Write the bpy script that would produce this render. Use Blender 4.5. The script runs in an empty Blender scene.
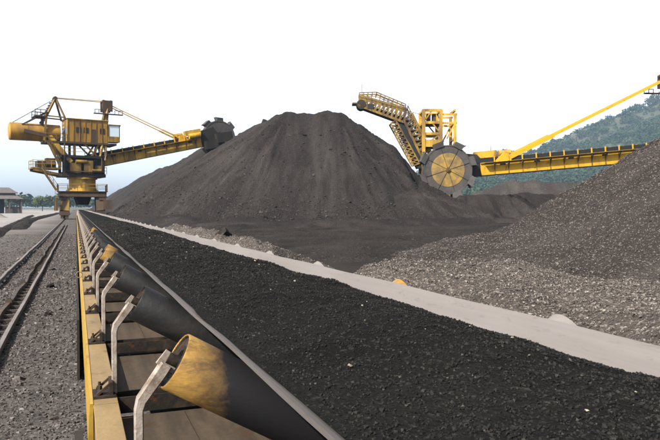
import bpy, math, random
import numpy as np
from mathutils import Vector, Matrix
random.seed(7)
RNG = np.random.default_rng(11)
R = math.radians
sc = bpy.context.scene
col = sc.collection

# ------------------------------------------------------------------ camera, world, sun, exposure
YAW = 21.05
cam_d = bpy.data.cameras.new('camera'); cam = bpy.data.objects.new('camera', cam_d); col.objects.link(cam)
cam_d.sensor_width = 36.0; cam_d.lens = 36.0; cam_d.clip_start = 0.05; cam_d.clip_end = 12000
cam.location = (0, 0, 1.7)
cam.rotation_euler = (R(90 - 1.04), 0, R(-YAW))
sc.camera = cam

SUN_TO = Vector((-0.87, -0.49, 0)).normalized(); SUN_EL = 42
w = bpy.data.worlds.new('World'); sc.world = w; w.use_nodes = True
nt = w.node_tree; nt.nodes.clear()
sky = nt.nodes.new('ShaderNodeTexSky'); sky.sky_type = 'NISHITA'; sky.sun_disc = False
sky.sun_elevation = R(SUN_EL); sky.sun_rotation = math.atan2(SUN_TO.x, SUN_TO.y)
sky.air_density = 1.0; sky.dust_density = 3.0; sky.ozone_density = 1.0; sky.altitude = 0
bg = nt.nodes.new('ShaderNodeBackground'); bg.inputs['Strength'].default_value = 0.108
out = nt.nodes.new('ShaderNodeOutputWorld')
hs_ = nt.nodes.new('ShaderNodeHueSaturation'); hs_.inputs['Saturation'].default_value = .3
nt.links.new(sky.outputs[0], hs_.inputs['Color']); nt.links.new(hs_.outputs[0], bg.inputs[0]); nt.links.new(bg.outputs[0], out.inputs[0])

sd = bpy.data.lights.new('sun', 'SUN'); sun = bpy.data.objects.new('sun', sd); col.objects.link(sun)
sd.energy = 5.0; sd.angle = R(0.55); sd.color = (1.0, 0.93, 0.84)
to = Vector((SUN_TO.x * math.cos(R(SUN_EL)), SUN_TO.y * math.cos(R(SUN_EL)), math.sin(R(SUN_EL))))
sun.rotation_euler = to.to_track_quat('Z', 'Y').to_euler(); sun.location = to * 50

sc.view_settings.view_transform = 'Standard'; sc.view_settings.look = 'None'
sc.view_settings.gamma = 1; sc.view_settings.exposure = 1.58; sc.view_settings.use_curve_mapping = False
sc.render.engine = 'CYCLES'
sc.cycles.use_denoising = True
sc.cycles.max_bounces = 6; sc.cycles.diffuse_bounces = 3; sc.cycles.glossy_bounces = 3
sc.cycles.volume_bounces = 1; sc.cycles.transmission_bounces = 4
HAZE_DENSITY = 0.00012

# ------------------------------------------------------------------ helpers: materials
def newmat(name):
    m = bpy.data.materials.new(name); m.use_nodes = True
    t = m.node_tree; t.nodes.clear()
    o = t.nodes.new('ShaderNodeOutputMaterial'); b = t.nodes.new('ShaderNodeBsdfPrincipled')
    t.links.new(b.outputs[0], o.inputs[0])
    return m, t, b
def noise(t, scale, detail=6, rough=.6, coords=None, dist=0.0, stretch=None):
    n = t.nodes.new('ShaderNodeTexNoise'); n.inputs['Scale'].default_value = scale
    n.inputs['Detail'].default_value = detail; n.inputs['Roughness'].default_value = rough
    n.inputs['Distortion'].default_value = dist
    if coords is not None:
        if stretch:
            mp = t.nodes.new('ShaderNodeMapping'); mp.inputs['Scale'].default_value = stretch
            t.links.new(coords, mp.inputs[0]); coords = mp.outputs[0]
        t.links.new(coords, n.inputs['Vector'])
    return n.outputs['Fac']
def ramp(t, fac, stops):
    r = t.nodes.new('ShaderNodeValToRGB'); e = r.color_ramp.elements
    while len(e) < len(stops): e.new(0.5)
    for el, (p, c) in zip(e, stops):
        el.position = p; el.color = (c, c, c, 1) if isinstance(c, (int, float)) else (*c, 1)
    t.links.new(fac, r.inputs[0]); return r.outputs[0]
def mix(t, fac, a, b, mode='MIX'):
    m = t.nodes.new('ShaderNodeMix'); m.data_type = 'RGBA'; m.blend_type = mode
    for sock, v in ((m.inputs[0], fac), (m.inputs[6], a), (m.inputs[7], b)):
        if hasattr(v, 'links') or isinstance(v, bpy.types.NodeSocket): t.links.new(v, sock)
        elif isinstance(v, (int, float)): sock.default_value = v
        else: sock.default_value = (*v, 1)
    return m.outputs[2]
def bump(t, b, h, strength, dist):
    n = t.nodes.new('ShaderNodeBump'); n.inputs['Strength'].default_value = strength
    n.inputs['Distance'].default_value = dist
    t.links.new(h, n.inputs['Height']); t.links.new(n.outputs[0], b.inputs['Normal'])
def pos(t):
    return t.nodes.new('ShaderNodeNewGeometry').outputs['Position']
def objco(t):
    return t.nodes.new('ShaderNodeTexCoord').outputs['Object']

def worn(name, base, dirt, rust=None, amount=.5, scale=1.5, rough=.55, metallic=0.0, streak=(1, 1, .25), fine=25):
    """paint with dirt patches, streaks and a little rust"""
    m, t, b = newmat(name); p = objco(t)
    f1 = ramp(t, noise(t, scale, 8, .65, p, .4, streak), [(.62 - amount * .35, 0.0), (.78 - amount * .2, 1.0)])
    f2 = noise(t, fine, 4, .6, p)
    c = mix(t, f1, base, dirt)
    c = mix(t, ramp(t, f2, [(.35, .25), (.65, 0.0)]), c, dirt)
    if rust:
        f3 = ramp(t, noise(t, scale * 2.3, 9, .7, p, .8), [(.58, 0.0), (.68, 1.0)])
        c = mix(t, f3, c, rust)
    t.links.new(c, b.inputs['Base Color'])
    b.inputs['Roughness'].default_value = rough; b.inputs['Metallic'].default_value = metallic
    b.inputs['Specular IOR Level'].default_value = .18 if rough > .5 else .35
    bump(t, b, f2, .25, .01)
    return m

def coal_mat(name, dark, light, speck, speck_amt=.1, bump_d=.05, scale=9., big=.25, rough=.9, run=None):
    m, t, b = newmat(name); p = pos(t)
    n1 = noise(t, big, 6, .6, p); n2 = noise(t, scale, 6, .75, p)
    c = mix(t, ramp(t, n1, [(.32, 0.0), (.68, 1.0)]), dark, light)
    c = mix(t, ramp(t, n2, [(.3, .75), (.6, 0.0)]), c, tuple(x * .55 for x in dark))
    if run:   # slides of finer and coarser coal, drawn out down the slope
        at_ = t.nodes.new('ShaderNodeAttribute'); at_.attribute_name = 'run'
        r1 = noise(t, 1.0, 7, .68, at_.outputs['Vector'], .3, (run[0], run[1], 1)); r2 = noise(t, 1.0, 5, .6, at_.outputs['Vector'], .8, (run[0] * .22, run[1] * 1.6, 1))
        c = mix(t, ramp(t, r1, [(.36, .6), (.52, 0.0)]), c, tuple(x * .6 for x in dark))
        c = mix(t, ramp(t, r1, [(.54, 0.0), (.72, .5)]), c, tuple(x * 1.3 for x in light))
        c = mix(t, ramp(t, r2, [(.42, .65), (.54, 0.0)]), c, tuple(x * .72 for x in dark))
    v = t.nodes.new('ShaderNodeTexVoronoi'); v.inputs['Scale'].default_value = scale * 2.2
    t.links.new(p, v.inputs['Vector'])
    sep = t.nodes.new('ShaderNodeSeparateColor'); t.links.new(v.outputs['Color'], sep.inputs[0])
    c = mix(t, ramp(t, sep.outputs[0], [(1 - speck_amt, 0.0), (1.0, .9)]), c, speck)
    t.links.new(c, b.inputs['Base Color']); b.inputs['Roughness'].default_value = rough
    hh = t.nodes.new('ShaderNodeMath'); hh.operation = 'ADD'
    t.links.new(n2, hh.inputs[0]); t.links.new(v.outputs['Distance'], hh.inputs[1])
    b.inputs['Specular IOR Level'].default_value = .04
    bump(t, b, hh.outputs[0], .9, bump_d)
    return m

def lump_mat(name, stops, rough=.75, spec=.4):
    """loose stones: the colour differs from stone to stone"""
    m, t, b = newmat(name)
    g = t.nodes.new('ShaderNodeNewGeometry')
    c = ramp(t, g.outputs['Random Per Island'], stops)
    n = noise(t, 60, 4, .6, g.outputs['Position'])
    c = mix(t, ramp(t, n, [(.3, .45), (.65, 0.0)]), c, (.02, .02, .02))
    t.links.new(c, b.inputs['Base Color']); b.inputs['Roughness'].default_value = rough
    b.inputs['Specular IOR Level'].default_value = spec * .3
    return m

def plain(name, c, rough=.6, metallic=0.0, var=.35, scale=6.):
    m, t, b = newmat(name); p = objco(t); n = noise(t, scale, 6, .65, p)
    cc = mix(t, ramp(t, n, [(.3, var), (.7, 0.0)]), c, tuple(x * .45 for x in c))
    t.links.new(cc, b.inputs['Base Color']); b.inputs['Roughness'].default_value = rough
    b.inputs['Metallic'].default_value = metallic
    b.inputs['Specular IOR Level'].default_value = .1 if rough > .5 else .5
    bump(t, b, noise(t, scale * 6, 4, .6, p), .2, .005)
    return m

YEL = (.52, .31, .022); DIRT = (.085, .055, .028); RUST = (.17, .06, .022)
M = {}
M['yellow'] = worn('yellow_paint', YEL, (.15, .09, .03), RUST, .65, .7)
M['yellow_dull'] = worn('dull_yellow_paint', (.38, .23, .03), (.06, .042, .026), RUST, .85, .9)
M['yellow_shaded'] = worn('shaded_yellow_paint', (.40, .22, .03), (.16, .085, .028), RUST, .7, .6)  # darker copy of the yellow paint, for sides in shade
M['boom'] = worn('boom_yellow_paint', (.56, .305, .010), (.30, .18, .02), (.10, .05, .02), .3, .8)
M['dark'] = worn('grimy_dark_steel', (.040, .036, .032), (.09, .07, .05), None, .5, 1.2, .75)
M['brown'] = worn('grimy_brown_steel', (.10, .065, .035), (.04, .03, .025), RUST, .5, 1.2, .75)
M['stringer'] = worn('stringer_paint', (.43, .30, .135), (.22, .16, .095), (.17, .085, .035), .6, 2.2, .6, 0, (1, .35, 1), 40)
M['edge'] = worn('edge_yellow_paint', (.54, .33, .03), (.27, .175, .06), RUST, .35, 2., .5, 0, (1, .3, 1), 30)
M['bracket'] = worn('worn_bracket_steel', (.44, .39, .34), (.17, .13, .10), (.17, .085, .045), .65, 16, .65, .05, (1, 1, 1), 60)
M['roller_dark'] = worn('black_roller_shell', (.020, .022, .027), (.05, .045, .04), None, .42, 5, .58, 0, (.35, 1, 1), 30)
M['roller_yellow'] = worn('yellow_roller_shell', (.62, .36, .045), (.22, .10, .035), RUST, .6, 5, .5, 0, (1, 1, 1), 30)
M['roller_dusty'] = plain('dusty_roller_shell', (.40, .37, .345), .8)
M['foot'] = worn('black_bolted_foot', (.022, .02, .018), (.12, .08, .05), RUST, .4, 8, .7, .1, (1, 1, 1), 50)
M['deck'] = worn('dusty_deck_plate', (.165, .122, .080), (.06, .046, .034), (.11, .062, .034), .6, 2.6, .75, 0, (2.5, .35, 1), 30)
def rubber():
    m, t, b = newmat('dusty_belt_rubber'); p = objco(t)
    c = mix(t, ramp(t, noise(t, 5, 7, .7, p, .3, (3, .12, 1)), [(.3, .6), (.6, 0.0)]), (.36, .333, .320), (.26, .238, .226))
    c = mix(t, ramp(t, noise(t, 26, 6, .75, p, .5, (1, .3, 1)), [(.58, 0.0), (.70, .45)]), c, (.15, .13, .118))
    c = mix(t, ramp(t, noise(t, .8, 4, .6, p), [(.35, .4), (.6, 0.0)]), c, (.27, .24, .225))
    t.links.new(c, b.inputs['Base Color']); b.inputs['Roughness'].default_value = .85; b.inputs['Specular IOR Level'].default_value = .12
    bump(t, b, noise(t, 60, 5, .7, p, 0, (1, .3, 1)), .3, .004); return m
M['rubber'] = rubber()
M['belt_black'] = plain('black_belt_rubber', (.03, .03, .032), .7)
M['glass'] = plain('cab_glass', (.45, .52, .56), .1, .3, .1)
M['rail'] = worn('rail_steel', (.36, .30, .26), (.16, .11, .08), (.20, .10, .05), .4, 3, .45, .5, (1, .2, 1), 40)
M['rail_dark'] = worn('dark_rail_steel', (.075, .06, .05), (.17, .125, .09), RUST, .4, 3, .6, .2, (1, .2, 1), 40)
M['concrete'] = plain('dusty_concrete', (.33, .30, .27), .9)
M['sign'] = plain('grey_sign_panel', (.24, .26, .27), .6, 0, .6, 2.5)
M['shed_roof'] = plain('weathered_sheet_roof', (.17, .15, .145), .8, 0, .5, 1.5)
M['shed_wall'] = plain('shed_wall', (.14, .12, .11), .9)
M['heap'] = coal_mat('coal_heap_surface', (.030, .0265, .0255), (.062, .054, .050), (.07, .061, .056), .12, .12, 5.5, .10, .9, (.9, .07))
M['spill'] = coal_mat('spilled_coal_floor', (.022, .020, .019), (.060, .052, .045), (.11, .095, .083), .10, .06, 6., .28)
M['berm_coal'] = coal_mat('berm_coal_surface', (.030, .0265, .0255), (.062, .054, .050), (.10, .088, .08), .10, .2, 2.6, .10)
M['heap_coarse'] = coal_mat('coarse_coal_surface', (.045, .039, .0365), (.083, .072, .066), (.24, .205, .185), .12, .025, 15., .35, .9, (1.3, .10))
M['far_bank'] = coal_mat('far_bank_surface', (.060, .052, .047), (.125, .108, .095), (.16, .14, .125), .1, .2, 2.0, .08, .9, (.35, .05))
M['bank'] = coal_mat('gravelly_bank_surface', (.075, .066, .060), (.135, .118, .105), (.30, .265, .235), .2, .03, 13., .5)
M['fines'] = coal_mat('coal_load_surface', (.009, .009, .0085), (.02, .0195, .018), (.05, .048, .043), .06, .006, 45., 1.2, .9)
M['lump_belt'] = lump_mat('coal_lumps_on_belt', [(0, .006), (.55, (.014, .0136, .0126)), (.88, (.028, .0268, .0238)), (.98, (.045, .0425, .037)), (1, (.11, .10, .082))], .75, .25)
M['lump_pale'] = lump_mat('pale_stone_chips', [(0, (.34, .29, .20)), (1, (.66, .60, .46))], .8, .3)
M['lump_heap'] = lump_mat('coarse_coal_lumps', [(0, (.030, .026, .025)), (.5, (.075, .065, .060)), (.8, (.135, .117, .105)), (.93, (.17, .148, .130)), (1, (.23, .20, .175))], .7, .4)
M['lump_toe'] = lump_mat('stockpile_lumps', [(0, (.022, .020, .019)), (.6, (.048, .042, .039)), (.92, (.075, .066, .060)), (1, (.12, .106, .096))], .85, .3)
M['lump_bank'] = lump_mat('bank_gravel', [(0, (.05, .044, .04)), (.45, (.12, .105, .094)), (.8, (.21, .185, .163)), (.95, (.31, .275, .24)), (1, (.42, .375, .33))], .8, .3)
M['lump_ground'] = lump_mat('ballast_stones', [(0, (.042, .037, .035)), (.45, (.11, .097, .091)), (.8, (.175, .155, .145)), (.96, (.25, .222, .207)), (1, (.34, .305, .285))], .8, .35)

def leaf_mat(name, a, b_, tr=.25):
    m, t, b = newmat(name)
    g = t.nodes.new('ShaderNodeNewGeometry')
    c = ramp(t, g.outputs['Random Per Island'], [(0, a), (1, b_)])
    n = noise(t, .035, 4, .6, g.outputs['Position'])
    c = mix(t, ramp(t, n, [(.38, 0.0), (.62, .75)]), c, tuple(x * .62 for x in b_))
    t.links.new(c, b.inputs['Base Color']); b.inputs['Roughness'].default_value = .8
    b.inputs['Specular IOR Level'].default_value = .15
    return m
M['leaf_hill'] = leaf_mat('hill_foliage', (.022, .060, .016), (.060, .120, .034))
M['leaf_scrub'] = leaf_mat('scrub_foliage', (.07, .11, .025), (.15, .17, .05))
M['leaf_tree'] = leaf_mat('yard_tree_foliage', (.035, .06, .02), (.08, .11, .035))
M['bark'] = plain('bark', (.09, .07, .05), .9)
def hill_mat():
    m, t, b = newmat('hill_soil'); p = pos(t)
    c = mix(t, ramp(t, noise(t, .02, 6, .6, p), [(.4, 0.0), (.6, 1.0)]), (.045, .07, .02), (.10, .095, .045))
    t.links.new(c, b.inputs['Base Color']); b.inputs['Roughness'].default_value = 1
    return m
M['hill'] = hill_mat()

def ground_mat():
    m, t, b = newmat('yard_ground'); p = pos(t)
    n1 = noise(t, .22, 9, .72, p, .6); n2 = noise(t, 22., 5, .8, p); n3 = noise(t, 3.0, 6, .7, p)
    c = mix(t, ramp(t, n1, [(.35, 0.0), (.65, 1.0)]), (.098, .089, .085), (.15, .136, .129))
    c = mix(t, ramp(t, n3, [(.35, .5), (.55, 0.0)]), c, (.045, .042, .04))
    v = t.nodes.new('ShaderNodeTexVoronoi'); v.inputs['Scale'].default_value = 38; t.links.new(p, v.inputs['Vector'])
    sep = t.nodes.new('ShaderNodeSeparateColor'); t.links.new(v.outputs['Color'], sep.inputs[0])
    c = mix(t, ramp(t, sep.outputs[0], [(.6, 0.0), (1.0, .8)]), c, (.26, .24, .23))
    # ground stains: dark coal dust east of the conveyor, pale dry dust west of the tracks
    s = t.nodes.new('ShaderNodeSeparateXYZ'); t.links.new(p, s.inputs[0])
    wob = t.nodes.new('ShaderNodeMath'); wob.operation = 'MULTIPLY_ADD'
    t.links.new(noise(t, .08, 4, .6, p), wob.inputs[0]); wob.inputs[1].default_value = 6; t.links.new(s.outputs[0], wob.inputs[2])
    east = t.nodes.new('ShaderNodeMapRange'); east.inputs[1].default_value = 5; east.inputs[2].default_value = 9
    t.links.new(wob.outputs[0], east.inputs[0])
    c = mix(t, east.outputs[0], c, mix(t, ramp(t, n1, [(.35, 0.0), (.65, 1.0)]), (.018, .0165, .0158), (.062, .054, .047)))
    west = t.nodes.new('ShaderNodeMapRange'); west.inputs[1].default_value = 1.5; west.inputs[2].default_value = -4.5
    t.links.new(wob.outputs[0], west.inputs[0])
    pale = mix(t, ramp(t, noise(t, .5, 6, .7, p), [(.35, 0.0), (.7, 1.0)]), (.32, .30, .29), (.50, .475, .46))
    far = t.nodes.new('ShaderNodeMapRange'); far.inputs[1].default_value = 22; far.inputs[2].default_value = 70
    t.links.new(s.outputs[1], far.inputs[0])
    mm = t.nodes.new('ShaderNodeMath'); mm.operation = 'MULTIPLY'
    t.links.new(west.outputs[0], mm.inputs[0]); t.links.new(far.outputs[0], mm.inputs[1])
    c = mix(t, mm.outputs[0], c, pale)
    t.links.new(c, b.inputs['Base Color']); b.inputs['Roughness'].default_value = .95
    hh = t.nodes.new('ShaderNodeMath'); hh.operation = 'ADD'; t.links.new(n2, hh.inputs[0]); t.links.new(n3, hh.inputs[1])
    b.inputs['Specular IOR Level'].default_value = .04
    bump(t, b, hh.outputs[0], .8, .03)
    return m
M['ground'] = ground_mat()

# ------------------------------------------------------------------ helpers: objects
def tag(o, label=None, cat=None, group=None, kind=None):
    if label: o['label'] = label
    if cat: o['category'] = cat
    if group: o['group'] = group
    if kind: o['kind'] = kind
    return o
def empty(name, loc=(0, 0, 0)):
    o = bpy.data.objects.new(name, None); o.location = loc; col.objects.link(o); return o
def link(name, me, mat, parent=None, loc=None):
    o = bpy.data.objects.new(name, me); col.objects.link(o)
    if mat is not None and not me.materials: me.materials.append(mat)
    if parent is not None: o.parent = parent
    if loc is not None: o.location = loc
    return o
def copy_tree(o, parent=None):
    c = o.copy(); col.objects.link(c); c.parent = parent
    for ch in list(o.children): copy_tree(ch, c)
    return c

class MB:
    """collects boxes, beams, tubes and plates; build() links them as one mesh object"""
    def __init__(s, T=None):
        s.v = []; s.f = []; s.T = T
    def add(s, vs, fs):
        n = len(s.v)
        if s.T is not None: vs = [s.T @ Vector(q) for q in vs]
        s.v += [tuple(q) for q in vs]; s.f += [tuple(i + n for i in f) for f in fs]; return s
    BF = [(0, 3, 2, 1), (4, 5, 6, 7), (0, 1, 5, 4), (1, 2, 6, 5), (2, 3, 7, 6), (3, 0, 4, 7)]
    def box(s, x0, x1, y0, y1, z0, z1):
        return s.add([(x0, y0, z0), (x1, y0, z0), (x1, y1, z0), (x0, y1, z0), (x0, y0, z1), (x1, y0, z1), (x1, y1, z1), (x0, y1, z1)], MB.BF)
    def beam(s, p, q, wd, ht=None, up=(0, 0, 1), wd2=None, ht2=None):
        p = Vector(p); q = Vector(q); ht = ht or wd; wd2 = wd2 or wd; ht2 = ht2 or ht
        d = (q - p).normalized(); u = Vector(up)
        if abs(d.dot(u)) > .98: u = Vector((0, 1, 0)) if abs(d.y) < .9 else Vector((1, 0, 0))
        a = d.cross(u).normalized(); b = a.cross(d).normalized()
        vs = []
        for c, W, H in ((p, wd, ht), (q, wd2, ht2)):
            vs += [c - a * W / 2 - b * H / 2, c + a * W / 2 - b * H / 2, c + a * W / 2 + b * H / 2, c - a * W / 2 + b * H / 2]
        return s.add(vs, [(0, 1, 2, 3), (4, 7, 6, 5), (0, 4, 5, 1), (1, 5, 6, 2), (2, 6, 7, 3), (3, 7, 4, 0)])
    def cyl(s, p, q, r, r2=None, n=16, caps=True):
        p = Vector(p); q = Vector(q); r2 = r if r2 is None else r2
        d = (q - p).normalized(); u = Vector((0, 0, 1)) if abs(d.z) < .9 else Vector((1, 0, 0))
        a = d.cross(u).normalized(); b = a.cross(d)
        vs = []
        for c, rr in ((p, r), (q, r2)):
            for i in range(n):
                t = 2 * math.pi * i / n; vs.append(c + a * math.cos(t) * rr + b * math.sin(t) * rr)
        fs = [(i, (i + 1) % n, n + (i + 1) % n, n + i) for i in range(n)]
        if caps: fs += [tuple(range(n - 1, -1, -1)), tuple(range(n, 2 * n))]
        return s.add(vs, fs)
    def lathe(s, p, d, prof, n=24):
        """revolve (along, radius) pairs about the axis p + d*along"""
        p = Vector(p); d = Vector(d).normalized(); u = Vector((0, 0, 1)) if abs(d.z) < .9 else Vector((1, 0, 0))
        a = d.cross(u).normalized(); b = a.cross(d); vs = []; m = len(prof)
        for (l, r) in prof:
            for i in range(n):
                t = 2 * math.pi * i / n; vs.append(p + d * l + a * math.cos(t) * r + b * math.sin(t) * r)
        fs = [(k * n + i, k * n + (i + 1) % n, (k + 1) * n + (i + 1) % n, (k + 1) * n + i) for k in range(m - 1) for i in range(n)]
        return s.add(vs, fs)
    def prism(s, poly, off):
        """polygon of 3-D points pushed along off"""
        n = len(poly); o = Vector(off); vs = [Vector(p) for p in poly] + [Vector(p) + o for p in poly]
        return s.add(vs, [tuple(range(n - 1, -1, -1)), tuple(range(n, 2 * n))] + [(i, (i + 1) % n, n + (i + 1) % n, n + i) for i in range(n)])
    def rail(s, pts, h=1.05, r=.035, gap=1.5, mid=True):
        """handrail along pts"""
        for a, b in zip(pts[:-1], pts[1:]):
            a = Vector(a); b = Vector(b); L = (b - a).length; k = max(1, round(L / gap)); up = Vector((0, 0, h))
            s.beam(a + up, b + up, r * 2); 
            if mid: s.beam(a + up * .5, b + up * .5, r * 1.6)
            for i in range(k + 1):
                p = a.lerp(b, i / k); s.beam(p, p + up, r * 2)
        return s
    def mesh(s, name):
        me = bpy.data.meshes.new(name); me.from_pydata(s.v, [], s.f); me.update(); return me
    def build(s, name, mat, parent=None, smooth=False, loc=None, bevel=0):
        me = s.mesh(name)
        if smooth:
            me.shade_smooth()
            try: me.set_sharp_from_angle(angle=R(40))
            except Exception: pass
        o = link(name, me, mat, parent, loc)
        if bevel:
            b = o.modifiers.new('bevel', 'BEVEL'); b.width = bevel; b.segments = 2; b.limit_method = 'ANGLE'
        return o

def np_mesh(name, V, F, mat, parent=None, smooth=False):
    V = np.ascontiguousarray(V, dtype=np.float32); F = np.ascontiguousarray(F, dtype=np.int32); k = F.shape[1]
    me = bpy.data.meshes.new(name); me.vertices.add(len(V)); me.vertices.foreach_set('co', V.ravel())
    me.loops.add(F.size); me.loops.foreach_set('vertex_index', F.ravel())
    me.polygons.add(len(F)); me.polygons.foreach_set('loop_start', np.arange(0, F.size, k, dtype=np.int32))
    me.update(calc_edges=True)
    if smooth: me.shade_smooth()
    else: me.shade_flat()
    return link(name, me, mat, parent)
def grid_faces(nx, ny):
    i = np.arange(nx - 1)[None, :]; j = np.arange(ny - 1)[:, None]
    a = (j * nx + i).ravel()
    return np.stack([a, a + 1, a + 1 + nx, a + nx], 1)

_T = np.random.default_rng(3).random((8, 256, 256))
def vn(x, y, k=0):
    """value noise, -1..1"""
    xi = np.floor(x).astype(int); yi = np.floor(y).astype(int); fx = x - xi; fy = y - yi
    fx = fx * fx * (3 - 2 * fx); fy = fy * fy * (3 - 2 * fy); t = _T[k % 8]
    g = lambda a, b: t[a & 255, b & 255]
    return ((g(xi, yi) * (1 - fx) + g(xi + 1, yi) * fx) * (1 - fy) + (g(xi, yi + 1) * (1 - fx) + g(xi + 1, yi + 1) * fx) * fy) * 2 - 1
def fbm(x, y, o=4, k=0, g=.5):
    s = 0; a = 1
    for i in range(o):
        s = s + a * vn(x * 2 ** i + 17.3 * i, y * 2 ** i + 5.1 * i, k + i); a *= g
    return s
OCT_V = np.array([(1, 0, 0), (0, 1, 0), (-1, 0, 0), (0, -1, 0), (0, 0, 1), (0, 0, -1)], float) * .66
OCT_F = np.array([(0, 1, 4), (1, 2, 4), (2, 3, 4), (3, 0, 4), (1, 0, 5), (2, 1, 5), (3, 2, 5), (0, 3, 5)])
def stones(name, P, size, mat, parent=None, flat=.7):
    """angular loose stones, one jittered block each, at points P"""
    n = len(P); size = np.broadcast_to(size, (n,))
    V = OCT_V[None] + RNG.uniform(-.2, .2, (n, 6, 3))
    V = V * RNG.uniform(.72, 1.2, (n, 1, 3)) * size[:, None, None]
    q = RNG.normal(size=(n, 4)); q /= np.linalg.norm(q, axis=1)[:, None]; a, b, c, d = q.T
    Rm = np.stack([1 - 2 * (c * c + d * d), 2 * (b * c - a * d), 2 * (b * d + a * c), 2 * (b * c + a * d), 1 - 2 * (b * b + d * d), 2 * (c * d - a * b), 2 * (b * d - a * c), 2 * (c * d + a * b), 1 - 2 * (b * b + c * c)], 1).reshape(n, 3, 3)
    V = np.einsum('nij,nkj->nki', Rm, V); V[:, :, 2] *= flat
    V = V + P[:, None, :]
    F = OCT_F[None] + (np.arange(n) * 6)[:, None, None]
    return np_mesh(name, V.reshape(-1, 3), F.reshape(-1, 3), mat, parent)
def seg(X, Y, A, B):
    """distance to segment AB, position along it, bearing round its end"""
    A = np.array(A, float); B = np.array(B, float); d = B - A; L2 = (d * d).sum()
    t = np.clip(((X - A[0]) * d[0] + (Y - A[1]) * d[1]) / L2, 0, 1)
    dx = X - A[0] - t * d[0]; dy = Y - A[1] - t * d[1]
    return np.hypot(dx, dy), t * math.sqrt(L2), np.arctan2(dy, dx)

# ------------------------------------------------------------------ ground and far terrain
g = MB(); n = 24; S = 3000
xs = [-S, -800, -200, -60, -20, 0, 20, 60, 200, 800, S]; ys = [-S, -800, -100, -20, 0, 20, 60, 200, 800, S]
np_mesh('ground', np.array([(x, y, 0) for y in ys for x in xs]), grid_faces(len(xs), len(ys)), M['ground'])['kind'] = 'structure'

# wooded hill beyond the yard; (a, b) are metres across and along its own axes, turned by HROT
HROT = R(-YAW); ch, sh = math.cos(HROT), math.sin(HROT)
hill_a = np.array([-200, 20, 120, 170, 204, 232, 314, 368, 450, 560, 700, 900, 1100]); hill_z = np.array([0, 14, 38, 50, 60, 68, 92, 112, 142, 172, 190, 176, 150])
def hill_h(a, b):
    crest = np.interp(a, hill_a, hill_z) + 7 * fbm(a / 60., b / 90., 3, 1)
    u = np.clip((b - 430) / 470., 0, 1); up = .12 * np.clip((b - 400) / 60, 0, 1) + .88 * (u ** 1.25)
    dn = np.clip(1 - (b - 900) / 500., 0, 1)
    k = np.clip((a + 200) / 300, 0, 1)
    z = crest * up * np.where(b > 900, dn, 1) + 6 * fbm(a / 70., b / 60., 3, 3) * np.clip((b - 440) / 150, 0, 1) * np.clip((1380 - b) / 200, 0, 1) * k
    return np.where((b < 400) | (b > 1390), -0.6, np.maximum(z, -.6))
A_, B_ = np.meshgrid(np.linspace(-250, 1150, 120), np.linspace(390, 1400, 90))
Z_ = hill_h(A_, B_)
np_mesh('hillside', np.stack([A_ * ch - B_ * sh, A_ * sh + B_ * ch, Z_], -1).reshape(-1, 3) * 1.5, grid_faces(120, 90), M['hill'], smooth=True)['kind'] = 'structure'

def leaf_cloud(C, rad, n, size, squash=.8):
    """n leaf-clump faces over each crown; C (m,3) centres, rad (m,)"""
    m = len(C); d = RNG.normal(size=(m, n, 3)); d /= np.linalg.norm(d, axis=2)[..., None]
    d[..., 2] = np.where(d[..., 2] < -.45, -d[..., 2], d[..., 2])
    lob = 1 + .22 * np.sin(d[..., 0] * 5 + C[:, None, 0]) * np.cos(d[..., 1] * 5 + C[:, None, 1])
    rr = rad[:, None] * RNG.uniform(.62, 1.05, (m, n)) * lob
    p = C[:, None, :] + d * rr[..., None] * np.array([1, 1, squash])
    nrm = d + RNG.normal(size=d.shape) * .45; nrm /= np.linalg.norm(nrm, axis=2)[..., None]
    t = np.cross(nrm, RNG.normal(size=d.shape)); t /= np.linalg.norm(t, axis=2)[..., None]; b = np.cross(nrm, t)
    s = (size * rad[:, None] * RNG.uniform(.6, 1.3, (m, n)))[..., None]
    V = np.stack([p - t * s, p - b * s * .7, p + t * s, p + b * s * .7], 2).reshape(-1, 3)
    return V, np.arange(len(V)).reshape(-1, 4)
def hill_points(k, a0, a1, b0, b1):
    a = RNG.uniform(a0, a1, k); b = RNG.uniform(b0, b1, k); return a, b, hill_h(a, b)
HS = 1.5
def hill_world(a, b, z): return np.stack([a * ch - b * sh, a * sh + b * ch, z], 1) * HS
a, b, z = hill_points(4600, 90, 560, 455, 960)
keep = (z > 5); a, b, z = a[keep], b[keep], z[keep]
rad = RNG.uniform(2.6, 6.0, len(a)) * (1 + .35 * vn(a / 30, b / 30, 5))
V, F = leaf_cloud(hill_world(a, b, z + rad * .7), rad * HS, 48, .22)
tag(np_mesh('hill_forest', V, F, M['leaf_hill']), 'dense green woodland covering the hazy hill beyond the yard', 'woodland', kind='stuff')
a, b, z = hill_points(900, 20, 480, 405, 470)
rad = RNG.uniform(1.6, 3.6, len(a))
V, F = leaf_cloud(hill_world(a, b, z + rad * .6), rad * HS, 34, .26)
tag(np_mesh('scrub_foliage', V, F, M['leaf_scrub']), 'pale green scrub along the foot of the wooded hill', 'scrub', kind='stuff')

# ------------------------------------------------------------------ coal heaps
def heightfield(name, X, Y, Z, mat, parent=None, run=None):
    ny, nx = X.shape
    o = np_mesh(name, np.stack([X, Y, Z], -1).reshape(-1, 3), grid_faces(nx, ny), mat, parent, smooth=True)
    if run is not None:
        at_ = o.data.attributes.new('run', 'FLOAT_VECTOR', 'POINT')
        at_.data.foreach_set('vector', np.stack([run[0], run[1], 0 * run[0]], -1).astype(np.float32).ravel())
    return o

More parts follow.
